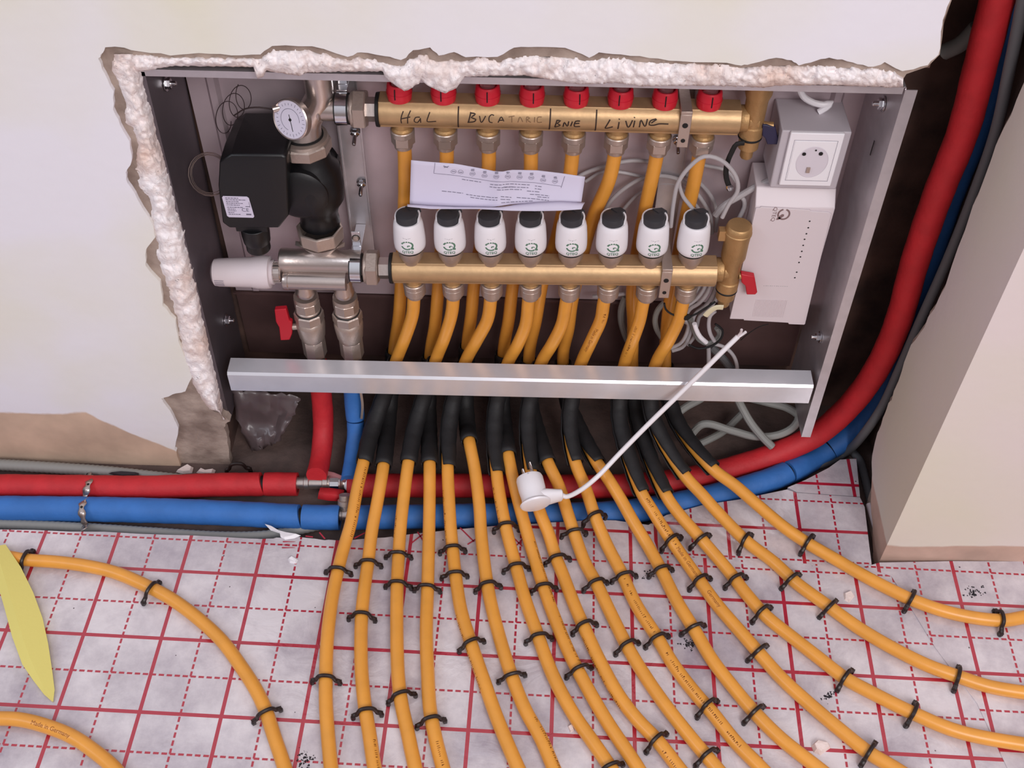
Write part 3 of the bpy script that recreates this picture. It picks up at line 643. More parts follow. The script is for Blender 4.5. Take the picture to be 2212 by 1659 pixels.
for i in range(16):
    k = i // 2; front = (i % 2 == 0)
    up_ = []
    if front:
        up_.append(tiltM @ V((LX[k], LY, 0.290)))
        for j, (x, y) in enumerate(FR[k]): up_.append(onY(x, y, LY + 0.002 * j))
    else:
        up_.append(V((UX[k], UY, 0.502)))
        m = len(BK[k])
        for j, (x, y) in enumerate(BK[k]): up_.append(onY(x, y, UY + (0.006 if 2 <= j else 0.002) + (0.006 if j >= 3 else 0)))
    fl_ = [onZ(x, y, zfloor(y)) for x, y in FP[i]]
    end = fl_[0]; a = up_[-1]
    # the bend under the rail, hidden inside the sleeve
    xm = FP[i][0][0]; xa = (FR if front else BK)[k][-1][0]
    mid = []
    for py, Yp in ((868, 0.028 if front else 0.056), (925, -0.004 if front else 0.016)):
        up2 = (FR if front else BK)[k][-2]; ya = (FR if front else BK)[k][-1][1]; dy = FP[i][0][1] - ya; u = (py - ya) / dy
        s1 = (xa - up2[0]) / (ya - up2[1]) * dy * .8; s2 = (FP[i][1][0] - xm) / (FP[i][1][1] - FP[i][0][1]) * dy * .8
        mid.append(onY(xa * (2 * u ** 3 - 3 * u * u + 1) + s1 * (u ** 3 - 2 * u * u + u) + xm * (3 * u * u - 2 * u ** 3) + s2 * (u ** 3 - u * u), py, Yp))
    ctl = up_ + mid + fl_ if i == 15 else extend(up_ + mid + fl_)
    pts = spline(ctl, 0.007)
    which = 'the %s' % ORD[i] if i < 15 else 'the rightmost'
    t = thing('heating_pipe', ('yellow heating pipe, %s from the left of the sixteen fanning out below the cabinet' % ORD[i]) if 0 < i < 15 else ('yellow heating pipe at the far left of the fan below the cabinet' if i == 0 else 'yellow heating pipe at the far right of the fan, bending towards the pier'), 'pipe', tuple(fl_[-1]), 'yellow heating pipes fanning out')
    MB().tube(pts, 0.0086, 16).obj('tube', M_yel, t)
    # sleeve over the bend
    i_end = min(range(len(pts)), key=lambda q: (pts[q] - end).length); i_mid = min(range(len(pts)), key=lambda q: (pts[q] - a).length) + 1
    sp = pts[i_mid:i_end + 1]; fr = frames(sp); n = 20; vs = []; fs = []
    L = len(sp); slit = int(sliv.get(i, 0) * 9) + (2 if i in sliv else 0)
    lf = V((-0.9, -0.32, 0.30)).normalized()
    for q, (p_, (tt, aa, bb)) in enumerate(zip(sp, fr)):
        f1 = (lf - tt * lf.dot(tt)).normalized(); f2 = tt.cross(f1)
        rr_ = 0.0122 + 0.0004 * math.sin(q * 2.1)
        gap = 0.0
        if slit and q >= L - slit: gap = (q - (L - slit)) / max(1, slit) * 0.75 + .06
        for j in range(n + 1):
            ang = gap + (2 * PI - 2 * gap) * j / n; vs.append(p_ + (f1 * math.cos(ang) + f2 * math.sin(ang)) * rr_)
    for q in range(L - 1):
        for j in range(n):
            c0 = q * (n + 1) + j; fs.append((c0, c0 + 1, c0 + n + 2, c0 + n + 1))
    sv = MB().add(vs, fs).mesh('protective_sleeve'); so = link('protective_sleeve', sv, M_sleeve, None, smooth=60)
    sd = so.modifiers.new('solid', 'SOLIDIFY'); sd.thickness = 0.0016; sd.offset = -1
    tag(so, 'black corrugated sleeve over %s yellow pipe from the left under the front rail' % which if i < 15 else 'black sleeve over the rightmost yellow pipe under the front rail', 'pipe sleeve', 'black pipe sleeves')
    PIPES.append((t, pts))
LOOP = []
for nm, P, lab in (('heating_pipe', [(-60, 1196), (0, 1200), (55, 1209), (123, 1214), (184, 1222), (246, 1236), (307, 1261), (369, 1293), (430, 1338), (480, 1385), (516, 1433), (550, 1485), (572, 1530), (592, 1590), (615, 1659), (640, 1750)], 'single yellow heating pipe curving from the left edge down across the bare grid'),
                   ('heating_pipe', [(-90, 1556), (-40, 1553), (0, 1552), (40, 1554), (92, 1566), (154, 1590), (200, 1620), (246, 1659), (300, 1730)], 'printed yellow heating pipe in the bottom left corner')):
    pts = spline(extend(extend([onZ(x, y, 0.0088) for x, y in P]), .3, True), 0.007); t = thing(nm, lab, 'pipe', tuple(pts[-1])); MB().tube(pts, 0.0086, 16).obj('tube', M_yel, t); LOOP.append((t, pts))
def on_pipe(pts, s0, ang, mesh, m, parent, r=0.00885, off=0):
    # letters (x along, y across) laid along the pipe, starting at arc length s0
    Ls = [0]
    for a, b in zip(pts, pts[1:]): Ls.append(Ls[-1] + (b - a).length)
    fr = frames(pts)
    def f(co):
        s = s0 + co.x; k = 0
        lo, hi = 0, len(Ls) - 1
        while hi - lo > 1:
            md = (lo + hi) // 2
            if Ls[md] <= s: lo = md
            else: hi = md
        u = (s - Ls[lo]) / max(Ls[lo + 1] - Ls[lo], 1e-9); p = pts[lo].lerp(pts[lo + 1], u); t, a, b = fr[lo]
        toc = (CAMD - t * CAMD.dot(t)).normalized(); sd = t.cross(toc)
        q = ang + co.y / r; return p + (toc * math.cos(q) - sd * math.sin(q)) * r
    return sub(mesh, 'printed_text', m, f, parent)
CAMD = V((0.0, -0.62, 0.78))
def slen(pts, x, y):   # arc length of the pipe point nearest a photo point
    best = None; L = 0
    for a, b in zip(pts, pts[1:]):
        d = (a - CAM); q = ROT.transposed() @ d; sx_ = 1106 + F * q.x / -q.z; sy_ = 829.5 - F * q.y / -q.z
        e = (sx_ - x) ** 2 + (sy_ - y) ** 2
        if best is None or e < best[0]: best = (e, L)
        L += (b - a).length
    return best[1]
def marks(n, h=0.0034, seed=0):
    rr_ = random.Random(seed); mb = MB(); x = 0
    for i in range(n):
        w = rr_.uniform(.0014, .0024)
        if rr_.random() < .18: x += .003; continue
        for q in range(rr_.choice((1, 2, 2))):
            y0 = rr_.uniform(-h / 2, h / 4)
            mb.box((x, y0, 0), (x + w * rr_.choice((.3, .8)), y0 + h * rr_.uniform(.25, .6), 0.00001)) if q else mb.box((x, -h / 2, 0), (x + .0006, rr_.uniform(0, h / 2), .00001))
        x += w + .0007
    return mb.mesh('printed_text')
on_pipe(LOOP[1][1], slen(LOOP[1][1], 118, 1575), 0.25, text_mesh('Made in Germany', .0075), M_print, LOOP[1][0])
t, pts = PIPES[10]; on_pipe(pts, slen(pts, 1276, 722), -0.1, text_mesh('Made in Germany', .0068), M_print, t)
t, pts = PIPES[12]; on_pipe(pts, slen(pts, 1485, 1222), 0.1, text_mesh('Made in Germany', .0072), M_print, t); on_pipe(pts, slen(pts, 1545, 1298), .1, text_mesh('Germany', .0072), M_print, t)
def run(i, x, y, n, ang, sd=0):
    t, pts = PIPES[i] if i < 16 else LOOP[i - 16]; on_pipe(pts, slen(pts, x, y), ang, marks(n, .0034, sd), M_print, t)
for i, x, y, n, ang in ((0, 792, 1015, 38, .75), (12, 1372, 692, 24, -.3), (12, 1396, 1082, 30, .2), (13, 0, 0, 0, 0), (10, 1300, 668, 8, .3), (4, 972, 1060, 34, -.95), (6, 1078, 1050, 22, -.9), (7, 1148, 1170, 40, .95), (9, 0, 0, 0, 0), (10, 1350, 1260, 34, .1), (10, 1440, 1412, 55, .1), (12, 1415, 1130, 10, .1), (4, 1000, 1330, 40, -.9), (7, 1200, 1340, 30, .95), (3, 948, 1612, 12, .3), (1, 803, 1600, 20, .8), (8, 1440, 1625, 14, -.2), (5, 1150, 1560, 30, .95), (2, 861, 1120, 12, -.9), (8, 1270, 1370, 40, -.95)):
    if n: run(i, x, y, n, ang, i * 7 + n)

# ------------------------------------------------------------------ left brackets, unions and pump set
def ringx(mb, x0, x1, y, z, r, w=.0014):
    mb.lathe([(r, 0), (r + w, 0), (r + w, x1 - x0), (r, x1 - x0)], 36, axM((x0, y, z), (1, 0, 0)), cap=False); return mb
def bracket(xc, lab, dx=0.0, straps=False, lx=None):
    lx = xc if lx is None else lx
    t = thing('mounting_bracket', lab, 'bracket', (xc, 0.10, 0.42))
    mb = MB(); mb.box((xc - .013, .1020, .262), (xc + .013, .1035, .598)); mb.box((xc - .0145, .0990, .262), (xc - .013, .1035, .598)); mb.box((xc + .013, .0990, .262), (xc + .0145, .1035, .598))
    mb.obj('rail', M_zinc, t)
    for (cx, y, z, nm) in ((xc, UY, UZ, 'u'), (lx, LY, LZ + (lx - .4051) * TILT, 'l')):
        r = .0180
        mb = MB()
        if straps:
            mb.box((cx - .0065, y - r - .0022, z - .028), (cx + .0065, y - r - .0007, z + .016)); mb.box((cx - .0065, y - r - .0022, z + .016), (cx + .0065, .102, z + .0205))
            s = mb.obj('clamp_strap', M_nickd, t, bevel=.0006)
            for zz, rr_ in ((z + .002, .0033), (z - .0185, .0026)): MB().lathe([(rr_, 0), (rr_, .0004)], 20, axM((cx, y - r - .0022, zz), (0, -1, 0))).obj('hole', M_rub, s)
        else:
            ringx(mb, cx - .0065, cx + .0065, y, z, r); mb.obj('clamp_ring', M_chrome, t, smooth=30)
            rb = MB(); ringx(rb, cx - .0082, cx + .0082, y, z, r - .0008, .0008); rb.obj('rubber_liner', M_rub, t)
            tb = MB(); tb.box((cx - .0065, y + .006, z + .0185), (cx + .0065, .1015, z + .0205)); 
            tb.box((cx - .0055, y + .018, z + .0205), (cx + .0055, y + .0195, z + .044)); b_ = tb.obj('clamp_tab', M_chrome, t, bevel=.0005)
            hd = MB(); M = axM((cx, y + .018, z + .034), (0, -1, 0)); hd.lathe([(.0042, 0), (.0042, .0012), (.0034, .0028), (.001, .0034)], 20, M); hd.obj('screw', M_nickd, t)
            rg = MB(); rg.lathe([(.0042, 0), (.0050, .0002), (.0050, .0006), (.0042, .0008)], 20, axM((cx, y + .0182, z + .034), (0, -1, 0)), cap=False); rg.obj('washer', M_rub, t)
    return t
bl = bracket(0.3335, 'steel bracket with rubber-lined clamps between pump and manifold bars')
br = bracket(0.7250, 'steel bracket strap with two holes near the right end of the bars', straps=True)
for (x, y, par) in ((765, 302, bl), (779, 412, bl), (1465, 320, br)):
    p = onY(x, y, .088); mb = MB(); M = axM(p + V((0, .014, .004)), (0, -.86, -.35)); mb.lathe([(.0062, 0), (.0062, .002)], 20, M); mb.hexn(.0055, .002, .007, M, c=.0008); mb.lathe([(.0026, .007), (.0026, .019), (.0018, .021)], 14, M); mb.obj('adjusting_screw', M_chrome, par)

def union(x0, y, z, par):
    mb = MB(); M = axM((x0, y, z), (1, 0, 0)); mb.lathe([(.0195, 0), (.0205, .001), (.0205, .004)], 36, M); mb.hexn(.0235, .003, .018, M, c=.0014, rot=PI / 6); return mb.obj('union_nut', M_nickd, par, smooth=30)
elb = thing('elbow_fitting', 'nickel elbow fitting with large union nut above the black pump', 'fitting', (0.285, 0.066, 0.484))
mb = MB()
mb.tube(spline([(.286, .066, .498), (.290, .067, .515), (.299, .070, .533), (.3085, .0716, .550), (.3095, .0716, .575), (.3095, .0716, .612)], .004), [0.0215 - .0055 * min(1, q / 6) for q in range(200)][:len(spline([(.286, .066, .498), (.290, .067, .515), (.299, .070, .533), (.3085, .0716, .550), (.3095, .0716, .575), (.3095, .0716, .612)], .004))], 28)
mb.lathe([(.0165, 0), (.0165, .010), (.0145, .012), (.0145, .028), (.0165, .030), (.0165, .046)], 32, axM((.298, UY, UZ), (1, 0, 0)))
mb.lathe([(.0160, 0), (.0178, .002), (.0178, .016), (.0160, .018)], 32, T(.3095, .0716, .582))
mb.obj('body', M_nick, elb)
MB().lathe([(.0215, .500), (.0225, .501), (.0225, .503), (.0215, .5035)], 36, T(.286, .066, 0)).obj('gasket', M_rub, elb)
mb = MB(); M = T(.285, .066, 0); mb.hexn(.0315, .4805, .4970, M, n=9, c=.0022, rot=.15); mb.lathe([(.0290, .4968), (.0280, .5005), (.0225, .5015)], 40, M, cap=False); mb.obj('union_nut', M_nickd, elb, smooth=28)
union(.3435, UY, UZ, elb)
g = V((-.42, -.84, .28)).normalized(); gc = V((.279, .040, .540))
M = axM(gc - g * .010, g) @ Matrix.Diagonal((1.1, 1.1, 1, 1))
th = MB(); th.lathe([(.0195, 0), (.0215, .002), (.0218, .010), (.0206, .0112), (.0198, .0098)], 44, M); th.lathe([(.008, -.022), (.008, 0)], 20, M); tho = th.obj('thermometer', M_nick, elb)
MB().lathe([(.0197, .0096), (.0197, .0101)], 44, M).obj('dial_face', M_dial, tho)
nd = MB(); nx = M.to_3x3() @ V((1, 0, 0)); ny = M.to_3x3() @ V((0, 1, 0)); c0 = gc + g * .0003
dn = (V((.30, -.1, -.95)) - g * V((.30, -.1, -.95)).dot(g)).normalized()
nd.ribbon([c0 - dn * .006, c0 + dn * .0135], .0009, lambda p: g); nd.lathe([(.0016, .0100), (.0016, .0107)], 16, M); 
nd.obj('needle', M_rub, tho, smooth=0)
sc = MB(); 
for i in range(25):
    a = 2 * PI * i / 25; q = nx * math.cos(a) + ny * math.sin(a); sc.ribbon([c0 + q * .0150, c0 + q * (.0172 if i % 5 else .0182)], .0005, lambda p: g)
ar = [c0 + (nx * math.cos(2 * PI * i / 40) + ny * math.sin(2 * PI * i / 40)) * .0115 for i in range(30)]; sc.ribbon(ar, .0005, lambda p: g)
sc.obj('scale', M_ink, tho, smooth=0)
p = onY(589, 236, .05); MB().lathe([(.0045, 0), (.0045, .008), (.003, .009), (.003, .016)], 18, axM(p, (.9, .35, .1))).obj('probe_plug', M_nick, elb)

pump = thing('circulation_pump', 'black circulation pump with white rating label at upper left in the cabinet', 'pump', (0.27, 0.06, 0.36))
sec = [(.211, .508), (.196, .498), (.188, .462), (.183, .407), (.190, .399), (.250, .401), (.264, .42), (.274, .506), (.270, .509)]
b = MB(); n = len(sec); vs = []
for y, s_ in ((.0165, .0), (.0155, .003), (.050, -.001), (.102, .004)):
    cx = sum(a for a, _ in sec) / n; cz = sum(c for _, c in sec) / n
    for a, c in sec: 
        k_ = 1 - s_ * 12 if y > .016 and y != .0155 else 1 - (.02 if y == .0165 else .06)
        vs.append((cx + (a - cx) * k_, y, cz + (c - cz) * k_))
order = [1, 0, 2, 3]; vs = [vs[o * n + i] for o in order for i in range(n)]
fs = [tuple(range(n)), tuple(range(4 * n - 1, 3 * n - 1, -1))]
for j in range(3):
    for i in range(n): fs.append((j * n + i, j * n + (i + 1) % n, (j + 1) * n + (i + 1) % n, (j + 1) * n + i))
b.add(vs, fs); b.obj('motor_box', M_black, pump, bevel=.002, smooth=30)
b = MB(); M = axM((.277, .1, .437), (0, -1, 0)); b.lathe([(.040, 0), (.040, .045), (.037, .052), (.034, .066), (.028, .070), (.0, .071)], 44, M)
for i in range(10):
    a = 2 * PI * i / 10; b.box((-.003, -.0425, .004), (.003, -.038, .048), M @ R(a, 'Z'))
b.obj('motor_drum', M_black, pump)
b = MB(); b.lathe([(.0250, .372), (.0235, .386), (.026, .398), (.034, .412), (.0355, .434), (.033, .456), (.0245, .468), (.0225, .4835)], 44, T(.290, .064, 0)); b.obj('pump_body', M_black, pump)
b = MB(); M = T(.215, .034, 0); b.box((-.0195, -.012, .389), (.0185, .014, .403), M); b.lathe([(.0130, .351), (.0150, .353), (.0150, .364), (.0165, .366), (.0175, .378), (.0175, .390)], 28, M); b.obj('cable_gland', M_black, pump, bevel=.0008)
lb = MB(); lb.prism([(.1915, .449), (.2195, .449), (.2215, .447), (.2235, .4195), (.2220, .4175), (.1930, .4175), (.1910, .4195), (.1900, .447)], .0146, .0152, 'y'); lo_ = lb.obj('rating_label', M_paper, pump, smooth=0)
tx = MB(); rr_ = random.Random(5)
for r_, (z, x1) in enumerate(((.4465, .209), (.4440, .2175), (.4413, .2085), (.4388, .213), (.4362, .209), (.4328, .2125), (.4300, .203), (.4275, .2035), (.4248, .2005), (.4222, .208))):
    x = .1935
    while x < x1: w = rr_.uniform(.001, .0034); tx.box((x, .01448, z - .0005), (min(x + w, x1), .0146, z + .0005)); x += w + .0006
tx.box((.2145, .01448, .4215), (.2205, .0146, .4235)); tx.box((.2155, .01448, .4338), (.2205, .0146, .4348)); tx.box((.2205, .01448, .433), (.2210, .0146, .441))
tx.obj('label_lines', M_ink, lo_, smooth=0)
ce = text_mesh('CE', .0075); sub(ce, 'certification_mark', M_ink, lambda p: V((.2145 + p.x, .01446, .4290 + p.y)), lo_)

mix = thing('mixing_valve', 'nickel mixing valve body below the pump, joined to the lower bar', 'valve', (0.285, 0.045, 0.30))
b = MB()
b.lathe([(.0150, 0), (.0162, .0015), (.0162, .010), (.0155, .012), (.0155, .086), (.0165, .088), (.0165, .104)], 36, axM((.2360, .045, .3235), (1, 0, 0)))
b.lathe([(.0120, 0), (.0128, .002), (.0128, .006), (.0120, .007), (.0120, .080)], 32, axM((.2400, .0300, .3035), (1, 0, 0)))
b.lathe([(.0125, .268), (.0135, .271), (.0135, .276), (.0120, .280), (.0125, .300)], 32, T(.2625, .043, 0)); b.lathe([(.0125, .268), (.0135, .271), (.0135, .276), (.0120, .280), (.0120, .296)], 32, T(.3125, .043, 0))
b.lathe([(.017, .330), (.019, .340), (.026, .349), (.0275, .352)], 36, T(.290, .056, 0)); b.obj('body', M_nick, mix)
b = MB(); M = T(.290, .056, 0); n = 8
b.lathe([(.0245, .352), (.0290, .3535), (.0295, .371), (.0280, .3725), (.0255, .3725), (.0250, .356)], 8, M, cap=False); b.obj('union_nut', M_nickd, mix, bevel=.001, smooth=20)
for sx_ in (-1, 1):
    MB().add([(.290 + sx_ * .020, .040, .350), (.290 + sx_ * .031, .042, .352), (.290 + sx_ * .022, .046, .343), (.290 + sx_ * .020, .050, .350), (.290 + sx_ * .031, .048, .354), (.290 + sx_ * .020, .050, .343)], [(0, 1, 2), (3, 5, 4), (0, 3, 4, 1), (1, 4, 5, 2), (2, 5, 3, 0)]).obj('lug', M_nick, mix, smooth=0)
union(.3435, LY, LZ, mix)
hd = thing('thermostatic_head', 'off-white thermostatic dial head at left of the mixing valve', 'thermostat', (0.19, 0.030, 0.314))
b = MB(); M = axM((.1505, .031, .3125), (1, .02, .02)); b.lathe([(.0, -.0005), (.0130, 0), (.0172, .003), (.0180, .008), (.0188, .030), (.0196, .050), (.0212, .058), (.0214, .068), (.0205, .0735), (.0150, .0745)], 44, M); ho = b.obj('knob', M_warm, hd)
b = MB(); b.lathe([(.0155, .0740), (.0160, .0780), (.0140, .0785)], 36, M); b.obj('base_ring', M_warm, hd)
b = MB(); b.lathe([(.0115, .0780), (.0125, .0790), (.0125, .0860), (.0110, .0880)], 28, M)
for i in range(14): b.box((.0118, -.0012, .079), (.0135, .0012, .0865), M @ R(2 * PI * i / 14, 'Z'))
b.obj('collar', M_nick, hd)
b = MB()
for i in range(4): p0 = V((.156, .031, .3125)); a = math.radians(-132 - 9 * i); q = V((0, math.cos(a + PI / 2 * 0) * 0, 0)); \
    b.ribbon([V((.1560, .031 + .01845 * math.cos(math.radians(175 + 9 * i)), .3135 - .01845 * math.sin(math.radians(-(5 - 9 * i))) )), V((.1680, .0312 + .0190 * math.cos(math.radians(175 + 9 * i)), .3135 - .0190 * math.sin(math.radians(-(5 - 9 * i)))))], .0007, lambda p: V((0, -1, .1)))
b.obj('grip_mark', M_ink, ho, smooth=0)
def ballvalve(x, lab):
    t = thing('ball_valve', lab, 'valve', (x, .045, .15)); M = T(x, .045, 0)
    b = MB(); b.lathe([(.0135, .262), (.0160, .263), (.0165, .258), (.0165, .256), (.0150, .254)], 32, M); b.hexn(.0172, .240, .256, M, n=8, c=.0012); b.lathe([(.0155, .240), (.0165, .239), (.0165, .237), (.0150, .236)], 32, M); b.obj('upper_nut', M_nickd, t, smooth=28)
    MB().lathe([(.0165, .2345), (.0172, .2355), (.0165, .2365)], 32, M).obj('gasket', M_rub, t)
    b = MB(); b.hexn(.0200, .219, .2345, M, n=8, c=.0016, rot=.2); b.lathe([(.0175, .2195), (.0192, .2170), (.0197, .2130), (.0190, .2040), (.0175, .190), (.0155, .184)], 36, M); b.hexn(.0160, .152, .185, M, n=8, c=.0015, rot=.2); b.lathe([(.0135, .152), (.0120, .148), (.0120, .140)], 24, M); b.obj('body', M_nickd, t, smooth=28)
    return t
bv1 = ballvalve(.2605, 'nickel ball valve with red lever, left of the pair below the mixing valve')
ballvalve(.3120, 'nickel ball valve without visible lever, right of the pair')
b = MB(); hp = [onY(x, y, .040) for x, y in ((594, 664), (619, 662), (626, 688), (632, 691), (632, 716), (627, 729), (607, 730), (604, 702), (597, 690))]
b.prism([(p.x, p.z) for p in hp], .035, .043, 'y'); b.obj('lever', M_redh, bv1, bevel=.0012)
q = onY(640, 706, .040); MB().lathe([(.0045, 0), (.0045, .018)], 16, axM((hp[3].x - .002, .040, q.z), (1, .1, 0))).obj('stem', M_nickd, bv1)

# ------------------------------------------------------------------ brass end pieces with drain levers
def endpiece(x, y, z, lab, hand, hm, kz, dz):
    t = thing('brass_air_vent', lab, 'air vent', (x, y, z - .05)); M = T(x, y, dz + .4012) @ Matrix.Diagonal((1, 1, kz, 1)) @ T(0, 0, -.4012)
    b = MB(); b.lathe([(.0, .4012), (.0140, .4010), (.0152, .3995), (.0162, .3950), (.0162, .3905), (.0170, .3895), (.0170, .3875), (.0162, .3865), (.0155, .3720), (.0155, .3450), (.0128, .3360), (.0122, .3000), (.0138, .2985), (.0138, .2840), (.0130, .2830)], 40, M)
    b.lathe([(.0150, 0), (.0155, .001), (.0155, .009), (.0125, .011), (.0120, .022)], 32, axM((.7885, y, z), (1, 0, 0)))
    b.lathe([(.0050, 0), (.0042, .006), (.0042, .012)], 16, axM((x + .011, y - .004, z - .006), (1, 0, 0)))
    b.box((x - .0235, y - .004, dz + .378), (x - .013, y + .006, dz + .393)); b.obj('body', M_brassc, t)
    MB().lathe([(.0132, .2800), (.0140, .2810), (.0140, .2825), (.0132, .2832)], 36, M).obj('gasket', M_rub, t)
    b = MB(); b.lathe([(.0120, .2800), (.0120, .2660), (.0085, .2640)], 28, M); b.lathe([(.0075, .264), (.0075, .252), (.0065, .250)], 20, M); b.obj('hose_outlet', M_brassc, t)
    pts = [onY(a, c, y - .004) for a, c in hand]; MB().prism([(p.x, p.z) for p in pts], y - .009, y - .001, 'y').obj('lever', hm, t, bevel=.001)
    return t
ev1 = endpiece(.8080, .0440, LZ + .0078, 'brass air vent with red lever at the end of the lower bar', [(1600, 587), (1612, 589), (1629, 592), (1635, 626), (1631, 631), (1612, 631), (1609, 612), (1601, 605)], M_redh, .89, 0)
ev2 = endpiece(.8050, .0716, UZ, 'brass air vent with navy lever at the end of the upper bar', [(1646, 264), (1656, 265), (1674, 270), (1681, 300), (1678, 307), (1656, 307), (1652, 294), (1645, 288)], M_navy, .93, .221)
b = MB(); P = [onY(a, c, .058) for a, c in ((1608, 309), (1592, 311), (1580, 330), (1571, 352), (1568, 375), (1571, 392), (1575, 402))]; b.tube(spline(P, .004), .0032, 10, flat=.6); b.obj('cap_tether', M_rub, ev2)
p = P[-1]; MB().lathe([(.004, 0), (.0045, .003), (.003, .006), (.0, .007)], 14, axM(p, (.2, -.6, -.5))).obj('tether_stud', M_chrome, ev2)
b = MB(); P = [onY(a, c, .034) for a, c in ((1562, 664), (1548, 664), (1534, 672), (1524, 682))]; b.tube(spline(P, .003), .0042, 8, flat=.5); b.obj('cap_tether', mat('ivory_plastic', (214, 202, 170), .5), ev1)

# ------------------------------------------------------------------ paper, socket and control box
ps = thing('instruction_sheet', 'creased white instruction sheet with printed diagram, propped on the white actuator heads', 'paper', (.51, .015, .45))
topl = [(888, 346), (930, 350), (985, 354), (1040, 364), (1068, 370), (1085, 371), (1105, 367), (1160, 368), (1210, 374), (1264, 382)]
botl = [(885, 441), (930, 444), (985, 447), (1030, 448), (1060, 447), (1073, 446), (1100, 442), (1160, 436), (1210, 435), (1256, 436)]
NX, NY = 36, 10; T0 = byx(topl, [888 + (1264 - 888) * i / NX for i in range(NX + 1)]); B0 = byx([(885, 441)] + botl[1:], [885 + (1256 - 885) * i / NX for i in range(NX + 1)])
def sheet(u, v, off=0):   # u across, v down
    i = min(int(u * NX), NX - 1); f = u * NX - i
    a = (T0[i][0] * (1 - f) + T0[i + 1][0] * f, T0[i][1] * (1 - f) + T0[i + 1][1] * f); c = (B0[i][0] * (1 - f) + B0[i + 1][0] * f, B0[i][1] * (1 - f) + B0[i + 1][1] * f)
    Y = .026 * (1 - v) + .014 * v - .006 * math.exp(-((u - .53) / .06) ** 2) - off + .002 * math.sin(v * PI)
    return onY(a[0] * (1 - v) + c[0] * v, a[1] * (1 - v) + c[1] * v, Y)
vs = [sheet(i / NX, j / NY) for j in range(NY + 1) for i in range(NX + 1)]; fs = [(j * (NX + 1) + i, j * (NX + 1) + i + 1, (j + 1) * (NX + 1) + i + 1, (j + 1) * (NX + 1) + i) for j in range(NY) for i in range(NX)]
po = MB().add(vs, fs).obj('sheet', M_paper, ps, smooth=60); s_ = po.modifiers.new('solid', 'SOLIDIFY'); s_.thickness = .0003
# curled flap along the foot
fu = byx([(880, 441), (930, 444), (985, 447), (1030, 448), (1073, 447), (1100, 442), (1160, 436), (1210, 434), (1264, 437)], [880 + 384 * i / 30 for i in range(31)]); fd = byx([(880, 446), (930, 451), (985, 451), (1030, 451), (1073, 453), (1100, 455), (1160, 456), (1210, 455), (1256, 452)], [880 + 376 * i / 30 for i in range(31)])
vs = []; 
for i in range(31):
    p = onY(*fu[i], .014); q = onY(*fd[i], .0025); vs += [p, p.lerp(q, .5) + V((0, 0, .0015)), q]
po = MB().add(vs, [(i * 3 + j, i * 3 + j + 1, i * 3 + j + 4, i * 3 + j + 3) for i in range(30) for j in range(2)]).obj('folded_flap', M_paper, ps, smooth=60); s_ = po.modifiers.new('solid', 'SOLIDIFY'); s_.thickness = .0003
def uv(x, y):  # zoomed photo crop (780,100; .2351) -> sheet coordinates
    X = 780 + x * .2351; Yp = 100 + y * .2351; u = (X - 886.5) / 374; i = min(max(int(u * NX), 0), NX - 1); v = (Yp - T0[i][1]) / (B0[i][1] - T0[i][1]); return u, v
ink = MB(); nrm = lambda p: V((0, -.85, .5)).normalized()
def st(x0, y0, x1, y1, w=.0004, dash=False):
    a = uv(x0, y0); c = uv(x1, y1); k = 10
    pts = [sheet(a[0] + (c[0] - a[0]) * i / k, a[1] + (c[1] - a[1]) * i / k, .0006) for i in range(k + 1)]
    if dash:
        rr_ = random.Random(int(x0 + y0)); i = 0
        L = (pts[-1] - pts[0]).length; s0 = 0
        while s0 < L:
            w_ = rr_.uniform(.002, .006); q0 = s0 / L; q1 = min(1, (s0 + w_) / L)
            f = lambda q: sheet(a[0] + (c[0] - a[0]) * q, a[1] + (c[1] - a[1]) * q, .0006)
            ink.ribbon([f(q0), f((q0 + q1) / 2), f(q1)], w, nrm); s0 += w_ + .0012
    else: ink.ribbon(pts, w, nrm)
st(672, 1068, 665, 1165); st(665, 1165, 1250, 1245); st(1250, 1245, 1840, 1285); st(1860, 1190, 1840, 1300)
for (a, b_, c, d) in ((925, 1218, 1100, 1245), (1185, 1265, 1290, 1275), (1300, 1272, 1550, 1275), (1180, 1288, 1540, 1300), (1250, 1320, 1480, 1318), (745, 1328, 940, 1350), (970, 1358, 1260, 1392), (1010, 1385, 1260, 1415), (1290, 1385, 1390, 1390), (1290, 1410, 1390, 1412), (1440, 1390, 1740, 1418), (1530, 1330, 1650, 1340), (1560, 1360, 1740, 1375), (1630, 1385, 1740, 1392), (1600, 1285, 1660, 1290), (1600, 1310, 1660, 1315), (1300, 1440, 1600, 1425), (1310, 1298, 1420, 1296)): st(a, b_, c, d, .0007, True)
for x, y in ((845, 1150), (910, 1152), (1018, 1170), (1128, 1185), (1235, 1198), (1342, 1203), (1450, 1202), (1558, 1208), (1668, 1228), (1778, 1240)):
    cpt = [];
    for i in range(13): a = 2 * PI * i / 12; u, v = uv(x + 25 * math.cos(a), y + 17 * math.sin(a)); cpt.append(sheet(u, v, .0006))
    ink.ribbon(cpt, .0003, nrm); st(x - 16, y, x + 16, y + 1, .0007)
    if x > 950: st(x - 15, y - 32, x + 15, y - 30, .0009, True); st(x - 15, y - 42, x + 15, y - 42, .0007, True)
st(750, 1098, 790, 1112, .0009, True); st(755, 1112, 800, 1100, .0006)
ink.obj('printed_lines', M_ink, ps, smooth=0)

